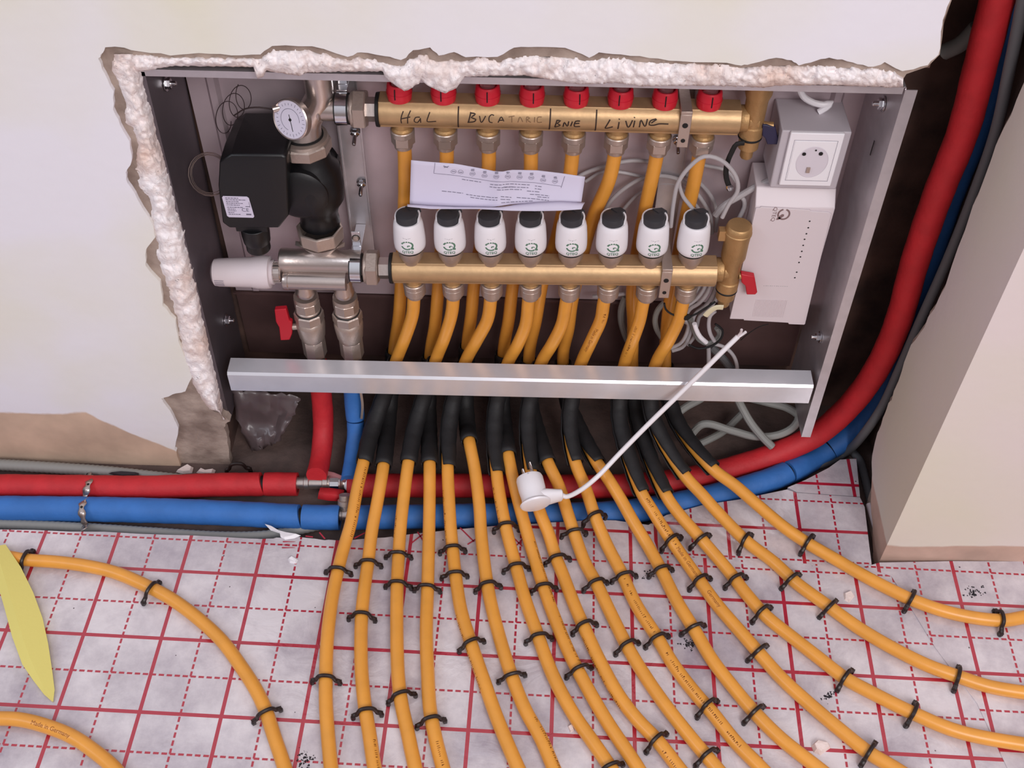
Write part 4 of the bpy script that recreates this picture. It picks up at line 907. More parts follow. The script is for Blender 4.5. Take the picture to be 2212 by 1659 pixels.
so = thing('power_socket', 'white square power socket on a grey surface box at upper right', 'socket', (.876, .08, .45))
MB().box((.836, .053, .4515), (.9150, .1175, .5325)).obj('surface_box', mat('grey_box_plastic', (186, 178, 184), .5), so, bevel=.0015)
c_ = V((.8755, .050, .4965)); W2, H2 = .0305, .0370
MB().box((c_.x - W2, .0475, c_.z - H2), (c_.x + W2, .053, c_.z + H2)).obj('frame', M_white, so, bevel=.0012)
fo = MB().box((c_.x - .0235, .0468, c_.z - .0285), (c_.x + .0235, .0478, c_.z + .0265)).obj('insert', M_white, so, bevel=.0004)
b = MB(); b.lathe([(.0185, .0001), (.0178, .0004), (.0172, -.0006), (.0172, -.0008)], 40, axM((c_.x + .001, .0468, c_.z - .002), (0, -1, 0)) @ Matrix.Diagonal((1, 1.18, 1, 1))); b.obj('socket_well', mat('socket_well', (214, 206, 214), .45), fo)
for dx, dz, r in ((-.0105, .0115, .0022), (.0085, .0125, .0024), (.002, .0170, .0010)): MB().lathe([(r, 0), (r, .0006)], 16, axM((c_.x + dx, .0462, c_.z + dz - .002), (0, -1, 0))).obj('hole', M_rub, fo)
b = MB(); b.box((c_.x - .0035, .0445, c_.z - .016), (c_.x + .0005, .0465, c_.z - .009)); b.obj('earth_pin', M_nickd, fo)
ln = MB(); 
for (x0, z0, x1, z1) in ((-.0245, -.0295, .0245, -.0291), (-.0245, .0271, .0245, .0275), (-.0249, -.0295, -.0245, .0275), (.0245, -.0295, .0249, .0275)): ln.box((c_.x + x0, .0474, c_.z + z0), (c_.x + x1, .0476, c_.z + z1))
ln.obj('groove', M_ink, so, smooth=0)

cb = thing('control_box', 'white wiring control box with printed emblem and indicator dots, at right in the cabinet', 'control box', (.872, .08, .236))
b = MB(); pf = [(.112, .236), (.052, .236), (.050, .238), (.050, .4250), (.066, .4430), (.112, .4445)]; b.prism(pf, .8235, .9195, 'x'); b.obj('case', M_warm, cb, bevel=.0012)
b = MB(); b.prism([(.8215, .2370), (.8400, .2370), (.8405, .2350), (.9000, .2325), (.9010, .2300), (.9215, .2295), (.9228, .2310), (.9160, .4180), (.9120, .4205), (.8900, .4215), (.8890, .4235), (.8300, .4260), (.8285, .4245), (.8240, .4240)], .0478, .0502, 'y'); cv = b.obj('cover', M_warm, cb, bevel=.0006)
cvz = lambda x, y: onY(x, y, .0477)
dts = MB()
for x, y in ((1749, 478), (1746, 492), (1742, 505), (1738, 517), (1735, 530), (1732, 543), (1729, 555), (1726, 567), (1721, 588), (1717, 600)):
    p = cvz(x, y); MB().lathe([(.0011, 0), (.0011, .0002)], 12, axM((p.x, .0478, p.z), (0, -1, 0))).obj('indicator_dot', M_rub, cv)
p = cvz(1693, 463); lm = MB().add(logo.v, logo.f).mesh('emblem'); sub(lm, 'emblem', M_brownp, lambda c: V((p.x + c.y * .0135, .0476, p.z - c.x * .0150)), cv)
p2 = cvz(1672, 463); sub(text_mesh('QTEQ', .0072), 'lettering', M_brownp, lambda c: V((p2.x + c.y * .9, .0476, p2.z - c.x * 1.15)), cv)
p3 = cvz(1676, 618); b = MB(); rr_ = random.Random(8)
for i in range(12): b.box((p3.x - .016 + i * .0027, .04765, p3.z - .0004), (p3.x - .016 + i * .0027 + rr_.uniform(.001, .002), .0477, p3.z + .0004))
b.obj('printed_line', M_grey, cv, smooth=0)
b = MB()
for i in range(22): x = p3.x - .021 + i * .0019; b.box((x, .0473, .2430), (x + .0009, .0478, .2740))
b.obj('vent_ribs', M_warm, cv, smooth=0)
p = onY(1684, 704, .06); MB().lathe([(.002, 0), (.0022, .006), (.0015, .008)], 10, axM((p.x, .06, .236), (0, 0, -1))).obj('foot_peg', M_rub, cb)

# ------------------------------------------------------------------ cables in the cabinet
def cable(name, P, r, m, lab, cat='cable', group=None, Y=None, n=10, closed=False, parts=None):
    pts = [onY(a[0], a[1], a[2] if len(a) > 2 else Y) for a in P]
    o = MB().tube(spline(pts, .005, closed), r, n, closed=closed).obj(name, m); tag(o, lab, cat, group); return o
G = 'grey cables looped in the cabinet'
cable('grey_cable', [(1225, 415), (1250, 382), (1304, 360), (1367, 347), (1418, 353), (1472, 372), (1510, 394), (1537, 426), (1548, 462), (1545, 500)], .0026, M_grey, 'grey cable making the outermost wide loop behind the upper yellow pipes', group=G, Y=.105)
cable('grey_cable', [(1299, 475), (1315, 440), (1345, 410), (1386, 386), (1426, 380), (1467, 388), (1500, 412), (1521, 440), (1535, 470), (1538, 505)], .0026, M_grey, 'grey cable making the inner loop over the sixth actuator head', group=G, Y=.098)
cable('grey_cable', [(1340, 462), (1362, 435), (1386, 415), (1434, 396), (1464, 400), (1490, 430), (1510, 452), (1520, 490)], .0022, M_grey, 'thin grey cable in the smallest loop behind the seventh actuator head', group=G, Y=.104)
cable('grey_cable', [(1449, 490), (1451, 470), (1456, 432), (1464, 397), (1486, 364), (1521, 338), (1556, 345), (1589, 380), (1593, 413), (1575, 440), (1560, 470)], .0026, M_grey, 'grey cable looping in front of the last upper pipe', group=G, Y=.052)
cable('grey_cable', [(1467, 388), (1468, 402), (1476, 425), (1490, 443), (1502, 458)], .0024, M_grey, 'short grey cable ending behind the rightmost actuator cap', group=G, Y=.055)
cable('grey_cable', [(1500, 352), (1527, 358), (1570, 369), (1590, 392)], .0024, M_grey, 'short grey arc of cable right of the last upper pipe', group=G, Y=.10)
cable('grey_cable', [(1265, 392), (1300, 372), (1340, 372), (1400, 385)], .0022, M_grey, 'grey cable peeping out right of the printed sheet', group=G, Y=.108)
cable('socket_cable', [(1700, 378), (1684, 382), (1630, 405), (1597, 424), (1562, 445), (1545, 465)], .0042, M_grey, 'thick light grey cable running from the socket down to the left', Y=.075)
cable('grey_cable', [(1597, 421), (1607, 432), (1608, 447), (1600, 465), (1590, 485)], .0028, M_grey, 'grey cable hooking down behind the lower brass vent', group=G, Y=.075)
for k_, P in enumerate(([(1540, 600), (1528, 632), (1510, 655), (1490, 668), (1480, 690), (1487, 700), (1480, 727), (1468, 743), (1448, 752)], [(1530, 598), (1518, 628), (1502, 648), (1484, 662), (1476, 690), (1492, 705), (1487, 730), (1474, 750), (1452, 758)], [(1550, 605), (1538, 640), (1522, 662), (1503, 676), (1495, 700), (1500, 725), (1486, 745)], [(1520, 600), (1510, 622), (1494, 640), (1478, 655), (1468, 680)], [(1558, 600), (1546, 645), (1530, 670), (1512, 682), (1505, 705)])):
    cable('grey_cable', P, .0027, M_grey, 'grey cable in the bundle beside the last lower pipe, ' + ['its bend nearest the pipe', 'its lower loose loop', 'its middle strand', 'its short upper strand', 'its strand nearest the brass vent'][k_], group=G, Y=.062 + .004 * k_)
cable('grey_conduit', [(1437, 652), (1422, 668), (1415, 690), (1419, 712), (1430, 730)], .004, M_conduit, 'grey conduit arc left of the last pair of lower pipes', Y=.085)
cable('grey_conduit', [(1352, 640), (1343, 665), (1342, 690), (1348, 715), (1356, 735)], .005, M_conduit, 'grey conduit arc behind the seventh pair of lower pipes', Y=.100)
cable('grey_cable', [(1280, 641), (1330, 637), (1380, 630), (1420, 628)], .0028, M_grey, 'grey cable crossing behind the sixth and seventh lower nuts', group=G, Y=.095)
cable('white_cable_end', [(1500, 699), (1504, 712), (1512, 727), (1526, 740)], .0032, M_white, 'short white stripped cable end in the bundle below the brass vent', Y=.045)
cable('grey_cable', [(1545, 672), (1535, 681), (1531, 700), (1534, 720), (1543, 737)], .0026, M_grey, 'grey cable dropping straight from the ivory tether', group=G, Y=.046)
cable('grey_cable', [(1492, 690), (1500, 715), (1512, 735), (1530, 742), (1545, 735), (1555, 722), (1548, 708)], .0036, M_conduit, 'thick grey cable curled at the foot of the bundle', group=G, Y=.058)
cable('grey_cable', [(1530, 742), (1531, 770), (1530, 810)], .0030, M_grey, 'grey cable hanging straight down behind the front rail', group=G, Y=.060)
cable('grey_cable', [(1540, 742), (1565, 750), (1582, 765), (1591, 785), (1593, 815)], .0026, M_grey, 'grey cable bowing right before it drops behind the rail', group=G, Y=.062)
cable('grey_conduit', [(1535, 748), (1556, 768), (1580, 798), (1596, 830)], .0058, M_conduitd, 'dark grey conduit slanting down behind the loose white lead', Y=.075)
cable('cable_tie', [(1435, 655), (1438, 668), (1450, 678), (1478, 686), (1500, 680), (1520, 668), (1545, 652)], .0014, M_rub, 'black cable tie round the last lower pipe and the cable bundle', 'cable tie', Y=.040)
cable('cable_tie', [(1488, 745), (1510, 753), (1540, 746), (1558, 730), (1560, 712), (1545, 700)], .0016, M_rub, 'black cable tie looped round the foot of the bundle', 'cable tie', Y=.048)
MB().box((-.0035, -.003, -.003), (.0035, .003, .003), axM(onY(1484, 685, .035), (.5, -.5, .5))).obj('cable_tie_head', M_rub, bpy.data.objects['cable_tie'])
cable('white_cable', [(1726, 188), (1735, 208), (1758, 222), (1780, 226), (1795, 222), (1785, 232), (1768, 242)], .0038, M_white, 'white cable arc above the socket under the cabinet top', Y=.090)
cable('drain_wire', [(1660, 700), (1640, 706), (1615, 722), (1600, 735)], .0006, M_rub, 'fine dark wire under the control box', 'wire', Y=.07)
# copper capillary coils at the left
def coil(c, n, r1, r2, pitch, d, lab, m):
    M = axM(c, d); P = []
    for i in range(n * 20 + 1):
        a = 2 * PI * i / 20; f = 1 + .08 * math.sin(a * .37); P.append(M @ V((r1 * f * math.cos(a), r2 * f * math.sin(a), pitch * i / 20)))
    o = MB().tube(P, .00035, 5).obj('capillary_tube', m); tag(o, lab, 'capillary tube'); return o
cap = mat('capillary_metal', (150, 132, 126), .4, .8); capd = mat('dark_capillary', (74, 60, 60), .5, .6)
coil(onY(452, 376, .050), 6, .023, .024, -.0012, (.1, -.75, .6), 'thin steel capillary coil wound left of the black pump', cap)
P = []
for i in range(90):
    a = i / 89 * 2 * PI * 3.6; s_ = i / 89; P.append(onY(483 + 52 * s_ + 20 * math.cos(a) - 4, 262 - 62 * s_ + 30 * math.sin(a), .105 - .02 * s_))
o = MB().tube(spline(P, .003), .0005, 5).obj('capillary_tube', capd); tag(o, 'dark stretched capillary spiral at upper left of the cabinet back', 'capillary tube')
cable('capillary_lead', [(588, 236), (560, 232), (530, 235), (505, 250)], .0009, capd, 'dark capillary lead running left from the thermometer', 'capillary tube', Y=.075)

# ------------------------------------------------------------------ red and blue insulated mains
ZM = -0.0122; RM = 0.0172
def mains(name, pts, r, m, lab, parts=None, gap=None):
    """insulated pipe; parts = list of (start, end) fractions for separate pieces of insulation"""
    t = thing(name, lab, 'pipe', tuple(pts[len(pts) // 2])); 
    n = len(pts); cuts = [0] + [round(c * (n - 1)) for c in (parts or [])] + [n - 1]
    if parts: MB().tube(pts, r * .72, 12).obj('inner_pipe', M_rub, t)
    for i0, i1 in zip(cuts, cuts[1:]):
        q = [p.copy() for p in pts[i0:i1 + 1]]
        if i0 > 0: q[0] = q[0] + (q[1] - q[0]).normalized() * .0016
        if i1 < n - 1: q[-1] = q[-1] + (q[-2] - q[-1]).normalized() * .0014 + V((0, .0006, .0008))
        rad = [r * (1 + .012 * math.sin(k * .9 + i0) + .008 * math.sin(k * 2.3)) for k in range(len(q))]
        rad[0] *= .985; rad[-1] *= .985
        MB().tube(q, rad, 28).obj('insulation', m, t, smooth=50)
    return t
rl = spline(extend([onZ(x, y, ZM) for x, y in ((-60, 1050), (0, 1050), (180, 1052), (330, 1053), (450, 1048), (570, 1046), (643, 1046))], .5, True), .006)
def frac(pts, x):   # fraction along pts whose photo x is x
    best = min(range(len(pts)), key=lambda k: abs(1106 + F * (ROT.transposed() @ (pts[k] - CAM)).x / -(ROT.transposed() @ (pts[k] - CAM)).z - x)); return best / (len(pts) - 1)
f1 = frac(rl, 570)
red_l = mains('insulated_pipe', rl, RM, M_red, 'red insulated pipe along the foot of the wall at left', [f1])
bl_ = spline(extend([onZ(x, y, ZM) for x, y in ((-60, 1097), (0, 1098), (200, 1100), (400, 1105), (560, 1112), (652, 1117), (734, 1118))], .5, True), .006)
f2 = frac(bl_, 652)
blue_l = mains('insulated_pipe', bl_, RM * 1.03, M_blue, 'bright blue insulated pipe at left, lying in front of the red one', [f2])
rr1 = [onZ(x, y, ZM) for x, y in ((752, 1049), (850, 1049), (980, 1049), (1100, 1050), (1220, 1051), (1328, 1050), (1450, 1040), (1556, 1018))] + [onY(1650, 990, .008), onY(1710, 966, .018), onY(1765, 938, .026), onY(1822, 890, .030), onY(1869, 835, .030), onY(1910, 767, .030), onY(1942, 690, .030), onY(1978, 560, .030), onY(2027, 418, .030), onY(2080, 284, .030), onY(2118, 140, .028), onY(2154, 0, .026), onY(2185, -110, .024)]
mains('insulated_pipe', spline(rr1 + [rr1[-1] + V((0, .004, .35))], .007), RM, M_red, 'red insulated pipe passing under the yellow pipes and curving up the chase at right')
bb1 = [onZ(x, y, ZM) for x, y in ((762, 1118), (900, 1116), (1100, 1113), (1220, 1112), (1328, 1108), (1420, 1096), (1507, 1079), (1621, 1050), (1702, 1021))] + [onY(1772, 982, .028), onY(1836, 938, .050), onY(1880, 890, .062), onY(1912, 830, .066), onY(1942, 735, .068), onY(1972, 650, .068), onY(2005, 560, .068), onY(2052, 418, .068), onY(2104, 284, .066), onY(2150, 130, .060), onY(2188, 0, .055), onY(2216, -110, .05)]
bbp = spline(bb1 + [bb1[-1] + V((0, .004, .35))], .007); fa = frac(bbp, 1703); fb = frac(bbp, 1786)
mains('insulated_pipe', bbp, RM, M_blue, 'blue insulated pipe curving up the chase at right behind the red one', [fa, fb])
rr2 = spline([V((.2590, -.058, .008))] + [onY(x, y, Y) for x, y, Y in ((690, 1004, -.035), (697, 951, .002), (698, 905, .022), (694, 850, .034), (686, 800, .042))] + [V((.2605, .045, .135))], .006)
fr_ = frac(rr2[:-3], 697)
mains('insulated_riser', rr2, .0148, M_red, 'red insulated riser from the floor tee up to the left ball valve')
br2 = spline([V((.3060, -.060, .002))] + [onY(x, y, Y) for x, y, Y in ((761, 1000, -.030), (768, 945, .004), (768, 910, .018))], .006)
mains('insulated_riser', br2, .0125, M_blue, 'lower blue insulated riser piece behind the leftmost black sleeve')
br3 = spline([onY(x, y, Y) for x, y, Y in ((768, 905, .020), (764, 865, .032), (762, 820, .040))] + [V((.3120, .045, .135))], .006)
tb_ = mains('insulated_riser', br3, .0135, M_blue, 'torn blue riser piece hanging below the right ball valve')
# the tear
p0, p1 = onY(779, 845, .020), onY(781, 905, .008)
MB().ribbon(spline([p0, p0.lerp(p1, .5) + V((.002, 0, 0)), p1], .004), .0035, lambda p: V((.3, -.8, .4))).obj('tear', M_nickd, tb_, smooth=0)
# compression tees
def tee(lab, x0, x1, c, riser):
    t = thing('compression_tee', lab, 'pipe fitting', tuple(c)); d = V((1, .03, 0)).normalized()
    L = x1 - x0; b = MB(); M = axM(V((x0, c.y, c.z)), d)
    b.lathe([(.0085, -.012), (.0085, 0), (.0098, .001), (.0098, L * .12), (.0085, L * .14), (.0085, L * .45), (.0100, L * .47), (.0100, L * .58), (.0090, L * .6), (.0108, L * .62), (.0112, L * .9), (.0100, L * .92), (.0082, L), (.0082, L + .01)], 28, M)
    b.obj('body', M_nick, t)
    b = MB(); b.hexn(.0118, L * .64, L * .88, M, n=12, c=.0008); b.obj('compression_nut', M_chrome, t, smooth=25)
    b = MB(); M2 = axM(V((x0 + L * .30, c.y + .006, c.z + .004)), (0, .55, .8)); b.lathe([(.0080, 0), (.0080, .006), (.0105, .007), (.0105, .014), (.0085, .015), (.0085, .022)], 24, M2); b.obj('branch_nut', M_nickd, t)
    if riser: b = MB(); b.lathe([(.0085, L), (.0105, L + .002), (.0115, L + .008), (.0085, L + .010)], 24, M, cap=False); b.obj('ferrule', M_white, t)
    return t
c = onZ(690, 1044, ZM + .004); tee('nickel tee between the red pipes below the red riser', c.x - .022, onZ(746, 1044, ZM).x, c, True)
c = onZ(745, 1112, ZM); tee('nickel tee end showing left of the first yellow pipe on the blue line', c.x - .004, c.x + .010, c, False)
def chunk(name, P, h, m, lab, cat, z0=0.0, Yp=None, parent=None):
    pts = [onZ(x, y, z0) for x, y in P]; cx = sum((p for p in pts), V()) / len(pts); vs = [p.copy() for p in pts] + [cx.lerp(p, .75) + V((0, 0, h * random.uniform(.7, 1.1))) for p in pts]; n = len(pts)
    fs = [tuple(range(n)), tuple(range(2 * n - 1, n - 1, -1))] + [(i, i + n, (i + 1) % n + n, (i + 1) % n) for i in range(n)]
    o = MB().add(vs, fs).obj(name, m, parent, smooth=20); 
    if not parent: tag(o, lab, cat)
    return o
sc_ = MB(); P = [onZ(x, y, .001) for x, y in ((692, 1053), (715, 1054), (743, 1058))]; Q = [onZ(x, y, -.008) for x, y in ((686, 1078), (712, 1082), (740, 1083))]
vs = []; 
for a, b in zip(P, Q): vs += [a, a.lerp(b, .5) + V((0, -.002, .003)), b]
s_o = sc_.add(vs, [(0, 1, 4, 3), (1, 2, 5, 4), (3, 4, 7, 6), (4, 5, 8, 7)]).obj('insulation_scrap', M_red); tag(s_o, 'curled scrap of red insulation just below the nickel tee', 'scrap'); q_ = s_o.modifiers.new('s', 'SOLIDIFY'); q_.thickness = .003
sc_ = MB(); P = [onZ(x, y, .006) for x, y in ((690, 1027), (703, 1016), (722, 1020), (748, 1031))]; Q = [p + V((0, -.004, -.007)) for p in P]
s_o = sc_.add(P + Q, [(0, 1, 5, 4), (1, 2, 6, 5), (2, 3, 7, 6)]).obj('insulation_flap', mat('faded_red_foam', (150, 96, 98), .8)); tag(s_o, 'faded pinkish flap of insulation standing behind the nickel tee', 'scrap'); q_ = s_o.modifiers.new('s', 'SOLIDIFY'); q_.thickness = .002

# perforated strap over both mains at the left
st_ = thing('perforated_strap', 'thin perforated steel strap tying down the red and blue pipes at left', 'strap', tuple(onZ(183, 1075, 0)))
P = [onZ(186, 1022, -.020), onZ(194, 1030, -.004), onZ(193, 1040, .0058), onZ(188, 1055, .0066), onZ(184, 1072, -.002), onZ(180, 1085, .0062), onZ(176, 1100, .0068), onZ(180, 1120, -.002), onZ(184, 1132, -.014), onZ(182, 1144, .0005)]
P = spline(P, .003); b = MB(); vs = []
for k, p in enumerate(P):
    w = .0042 + .0014 * math.sin(k * 1.35); tdir = (P[min(k + 1, len(P) - 1)] - P[max(k - 1, 0)]).normalized(); sd = tdir.cross(V((0, -.4, 1))).normalized(); vs += [p - sd * w, p + sd * w]
so_ = b.add(vs, [(2 * k, 2 * k + 1, 2 * k + 3, 2 * k + 2) for k in range(len(P) - 1)]).obj('band', M_nick, st_); q_ = so_.modifiers.new('s', 'SOLIDIFY'); q_.thickness = .0008
for k in range(3, len(P) - 2, 7):
    tdir = (P[k + 1] - P[k - 1]).normalized(); sd = tdir.cross(V((0, -.4, 1))).normalized(); nn = sd.cross(tdir); nn = nn if nn.z > 0 else -nn
    MB().lathe([(.0019, .0008), (.0019, .0011)], 14, axM(P[k], nn)).obj('hole', M_rub, so_)

# conduits on the slab
def floorcable(name, P, r, m, lab, z, cat='conduit', rib=True):
    pts = spline(([onZ(-600, P[0][1] - 25, z)] if P[0][0] < 0 else []) + [onZ(a[0], a[1], a[2] if len(a) > 2 else z) for a in P], .0035 if rib else .006); rad = [r * (1 + (.05 if k % 2 else -.05) * rib) for k in range(len(pts))]
    o = MB().tube(pts, rad, 12).obj(name, m, smooth=80); return tag(o, lab, cat)
floorcable('grey_conduit', [(-60, 1002), (0, 1004), (120, 1011), (230, 1019), (330, 1030), (420, 1040)], .0085, M_conduit, 'grey corrugated conduit between the wall and the red pipe at left', -.018)
floorcable('grey_conduit', [(-60, 1130), (0, 1132), (160, 1139), (330, 1150), (480, 1159), (570, 1157), (640, 1146), (690, 1134)], .0072, M_conduit, 'grey corrugated conduit in front of the blue pipe at left', -.0222)
b = MB().tube(spline([onY(2262, -330, .0), onY(2206, 20, .005), onY(2180, 150, .008), onY(2151, 284, .010), onY(2100, 430, .012), onY(2048, 560, .014), onY(1990, 690, .014), onY(1940, 805, .012), onY(1906, 878, .008), onY(1869, 933, .002)] + [onZ(1822, 980, -.022), onZ(1770, 1004, -.022), onZ(1700, 1012, -.022)], .0045), .0064, 12)
tag(b.obj('grey_conduit', M_conduitd, smooth=80), 'dark grey conduit running up the chase beside the blue pipe', 'conduit')
floorcable('grey_conduit', [(1838, 972, -.020), (1856, 992, -.022), (1868, 1030, -.022), (1882, 1088, -.022), (1894, 1140, -.022), (1900, 1172, -.022), (1930, 1204, -.022), (1985, 1214, -.024)], .0060, M_conduitd, 'grey conduit coming round the foot of the pier at right', -.022)
floorcable('white_sleeve', [(1878, 1090), (1888, 1125), (1898, 1156)], .0050, M_warm, 'short pale tube end lying on the conduit at the foot of the pier', -.010, 'tube', rib=False)
b = MB().tube(spline([onY(2110, 60, .085), onY(2075, 95, .09), onY(2040, 112, .10)], .005), .009, 12); tag(b.obj('grey_conduit', M_conduit), 'grey conduit crossing the dark chase near its top', 'conduit')
for P, r, lab in (([(1455, 900, .05), (1480, 880, .06), (1513, 862, .075), (1530, 850, .08)], .0058, 'grey conduit slanting just right of the last black sleeve'),
                  ([(1484, 950, .03), (1520, 916, .035), (1580, 930, .03), (1634, 943, .03), (1685, 938, .03), (1716, 920, .035), (1725, 900, .045), (1702, 882, .06), (1660, 870, .07), (1618, 860, .08)], .0058, 'grey conduit in a wide loop under the right end of the rail'),
                  ([(1588, 850, .05), (1600, 875, .045), (1621, 912, .03), (1645, 942, .02), (1668, 965, .012)], .0058, 'grey conduit diving from the rail to the red pipe'),
                  ([(1490, 968, .025), (1530, 950, .04), (1565, 930, .06), (1604, 892, .085)], .0055, 'dim grey conduit rising behind the wide loop')):
    cable('grey_conduit', P, r, M_conduit, lab, 'conduit')
# ------------------------------------------------------------------ pipe clips
cl = MB(); prof = [(-.0170, -.003), (-.0172, .0035), (-.0160, .0072), (-.0130, .0086), (-.0113, .0110), (-.0100, .0150), (-.0068, .0188), (0, .0203), (.0068, .0188), (.0100, .0150), (.0113, .0110), (.0130, .0086), (.0160, .0072), (.0172, .0035), (.0170, -.003)]
pts = spline([V((a, 0, c)) for a, c in prof], .0016)
cl.tube(pts, [.0025 + .0005 * (abs(p.x) > .012) for p in pts], 8, flat=1.0)
for s_ in (-1, 1): cl.box((s_ * .0170 - .0022, -.0030, .001), (s_ * .0170 + .0022, .0030, .0065)); 
clip_me = cl.mesh('pipe_clip'); clip_me.materials.append(M_clip)
for p in clip_me.polygons: p.use_smooth = True
clip_me.set_sharp_from_angle(angle=math.radians(40))
CL = {0: [(732, 1224), (700, 1457)], 1: [(797, 1206), (778, 1326), (789, 1531)], 2: [(860, 1196), (855, 1262), (860, 1497)], 3: [(926, 1260), (927, 1554)], 4: [(975, 1185), (981, 1237), (1016, 1392)], 5: [(1053, 1260), (1097, 1462)],
      6: [(1090, 1140), (1110, 1220), (1156, 1370), (1322, 1652)], 7: [(1170, 1262), (1248, 1446)], 8: [(1200, 1198), (1256, 1350), (1411, 1597)], 9: [(1234, 1150), (1283, 1254), (1352, 1393), (1520, 1626)], 10: [(1285, 1124), (1343, 1242), (1419, 1378), (1523, 1530)],
      11: [(1424, 1229), (1492, 1354), (1622, 1542)], 12: [(1446, 1167), (1509, 1252), (1630, 1409), (1868, 1628)], 13: [(1509, 1162), (1578, 1248), (1639, 1329), (1822, 1464), (1970, 1540)], 14: [(1614, 1170), (1712, 1251), (1792, 1310), (2067, 1470)], 15: [(1747, 1178), (1963, 1306), (2161, 1345)],
      16: [(49, 1211), (328, 1268), (570, 1530)]}
rr_ = random.Random(12)
for i in sorted(CL):
    pts = (PIPES[i] if i < 16 else LOOP[0])[1]
    for j, (x, y) in enumerate(CL[i]):
        w = onZ(x, y, .017); k = min(range(1, len(pts) - 1), key=lambda q: (V((pts[q].x, pts[q].y, 0)) - V((w.x, w.y, 0))).length)
        t = (pts[k + 1] - pts[k - 1]); a = math.atan2(t.y, t.x) + PI / 2 + rr_.uniform(-.12, .12)
        o = bpy.data.objects.new('pipe_clip', clip_me); COL.objects.link(o)
        sh = rr_.uniform(-.0016, .0016); off = .004 if (i, j) == (16, 1) else 0
        o.location = (pts[k].x + math.cos(a) * (sh - off), pts[k].y + math.sin(a) * (sh - off), max(0.0, pts[k].z - .0088))
        o.rotation_euler = (rr_.uniform(-.10, .16), rr_.uniform(-.08, .08), a)
        n = len(CL[i]); pos = 'nearest the wall' if j == 0 else ('nearest the viewer' if j == n - 1 else '%s from the wall' % ORD[j])
        if n == 1: pos = 'its only clip'
        if i == 16: lab = 'dark brown clip on the lone left yellow pipe, ' + ['by the yellow wedge', 'standing loose mid-curve', 'near the bottom edge'][j]
        elif i == 15: lab = 'dark clip on the rightmost fanning yellow pipe, ' + pos
        elif i == 0: lab = 'dark clip on the leftmost fanning yellow pipe, ' + pos
        else: lab = 'dark clip on the %s fanning yellow pipe from the left, %s' % (ORD[i], pos)
        tag(o, lab, 'pipe clip', 'dark brown clips pinning the yellow pipes')
o = bpy.data.objects.new('pipe_clip', clip_me); COL.objects.link(o); p = onZ(516, 1020, -.026); o.location = p; o.rotation_euler = (0, 0, .1); tag(o, 'stray dark clip lying behind the red pipe near the wall corner', 'pipe clip', 'dark brown clips pinning the yellow pipes')

# ------------------------------------------------------------------ white plug and its lead
pl = thing('power_plug', 'white angled power plug resting on the yellow pipes', 'plug', tuple(onZ(1158, 1080, .066)))
a = V((-.24, .95, .20)).normalized(); c0 = onZ(1158, 1092, .064); M = axM(c0, a)
b = MB(); b.lathe([(.0, -.0008), (.0165, -.0005), (.0200, .0008), (.0212, .0030), (.0196, .0050), (.0180, .0058)], 44, M)
b.lathe([(.0180, .0040), (.0172, .0120), (.0178, .0180), (.0184, .0240), (.0184, .0390), (.0172, .0425), (.0, .0432)], 44, M)
out = V((.95, .22, -.06)).normalized(); q0 = c0 + a * .0105; b.tube([q0 + out * d for d in (.004, .016, .030, .037, .0385)], [.0160, .0150, .0118, .0105, .008], 24, flat=.62)
b.obj('housing', M_white, pl, smooth=40)
toc = (CAM - c0).normalized(); e1_ = (toc - a * toc.dot(a)).normalized(); e2_ = a.cross(e1_)
for s_ in (-1, 1):
    q = c0 + a * .042 + (e1_ * .80 + e2_ * .60).normalized() * .0095 * s_
    MB().lathe([(.0036, 0), (.0032, .0035), (.0024, .004), (.0024, .0175), (.0014, .0190), (.0, .0192)], 16, axM(q, a)).obj('prong', M_chrome if True else M_nick, pl)
gv = MB(); q = c0 + a * .030 + e1_ * .0183; gv.ribbon([q, q + a * .012], .0022, lambda p: e1_); gv.obj('groove', mat('plug_groove', (190, 184, 190), .5), pl, smooth=0)
P = [q0 + out * .038, onY(1222, 1073, -.122), onY(1252, 1060, -.108), (onY(1290, 1030, -.088)), onY(1340, 978, -.064), onY(1400, 917, -.042), onY(1470, 849, -.022), onY(1520, 800, -.012), onY(1560, 760, -.004), onY(1594, 727, .004)]
pth = spline(P, .006); wl_ = thing('plug_lead', 'white round lead from the plug, slanting up across the front rail', 'cable', tuple(P[-1]))
MB().tube(pth, .0034, 12).obj('sheath', M_white, wl_)
e_ = P[-1]
MB().tube(spline([e_ - (e_ - P[-2]).normalized() * .004, onY(1600, 719, .004), onY(1602, 712, .003)], .002), .0018, 8).obj('core', M_warm, wl_)
MB().tube(spline([e_ - (e_ - P[-2]).normalized() * .004, onY(1604, 722, .004), onY(1611, 717, .003)], .002), .0019, 8).obj('core', M_white, wl_)

# ------------------------------------------------------------------ yellow foam wedge, film, scraps
yr = [(12, 1176), (45, 1225), (72, 1280), (92, 1335), (104, 1390), (113, 1450), (118, 1490), (115, 1516)]; ym = [(-12, 1180), (6, 1235), (28, 1310), (48, 1375), (66, 1425), (90, 1475), (104, 1500), (114, 1515)]; yl_ = [(-40, 1200), (-10, 1245), (10, 1315), (26, 1375), (48, 1435), (72, 1470), (95, 1500), (113, 1516)]
vs = []; n = 8
for k in range(n):
    z = .020 * (1 - k / (n - 1)) + .0018
    vs += [onZ(*yr[k], z), onZ(*ym[k], z + .008 * (1 - k / 7) + .0008), onZ(*yl_[k], z), onZ(*yl_[k], .0006), onZ(*yr[k], .0006)]
fs = [(k * 5 + j, (k + 1) * 5 + j, (k + 1) * 5 + (j + 1) % 5, k * 5 + (j + 1) % 5) for k in range(n - 1) for j in range(5)] + [(0, 1, 2, 3, 4), (35, 39, 38, 37, 36)]
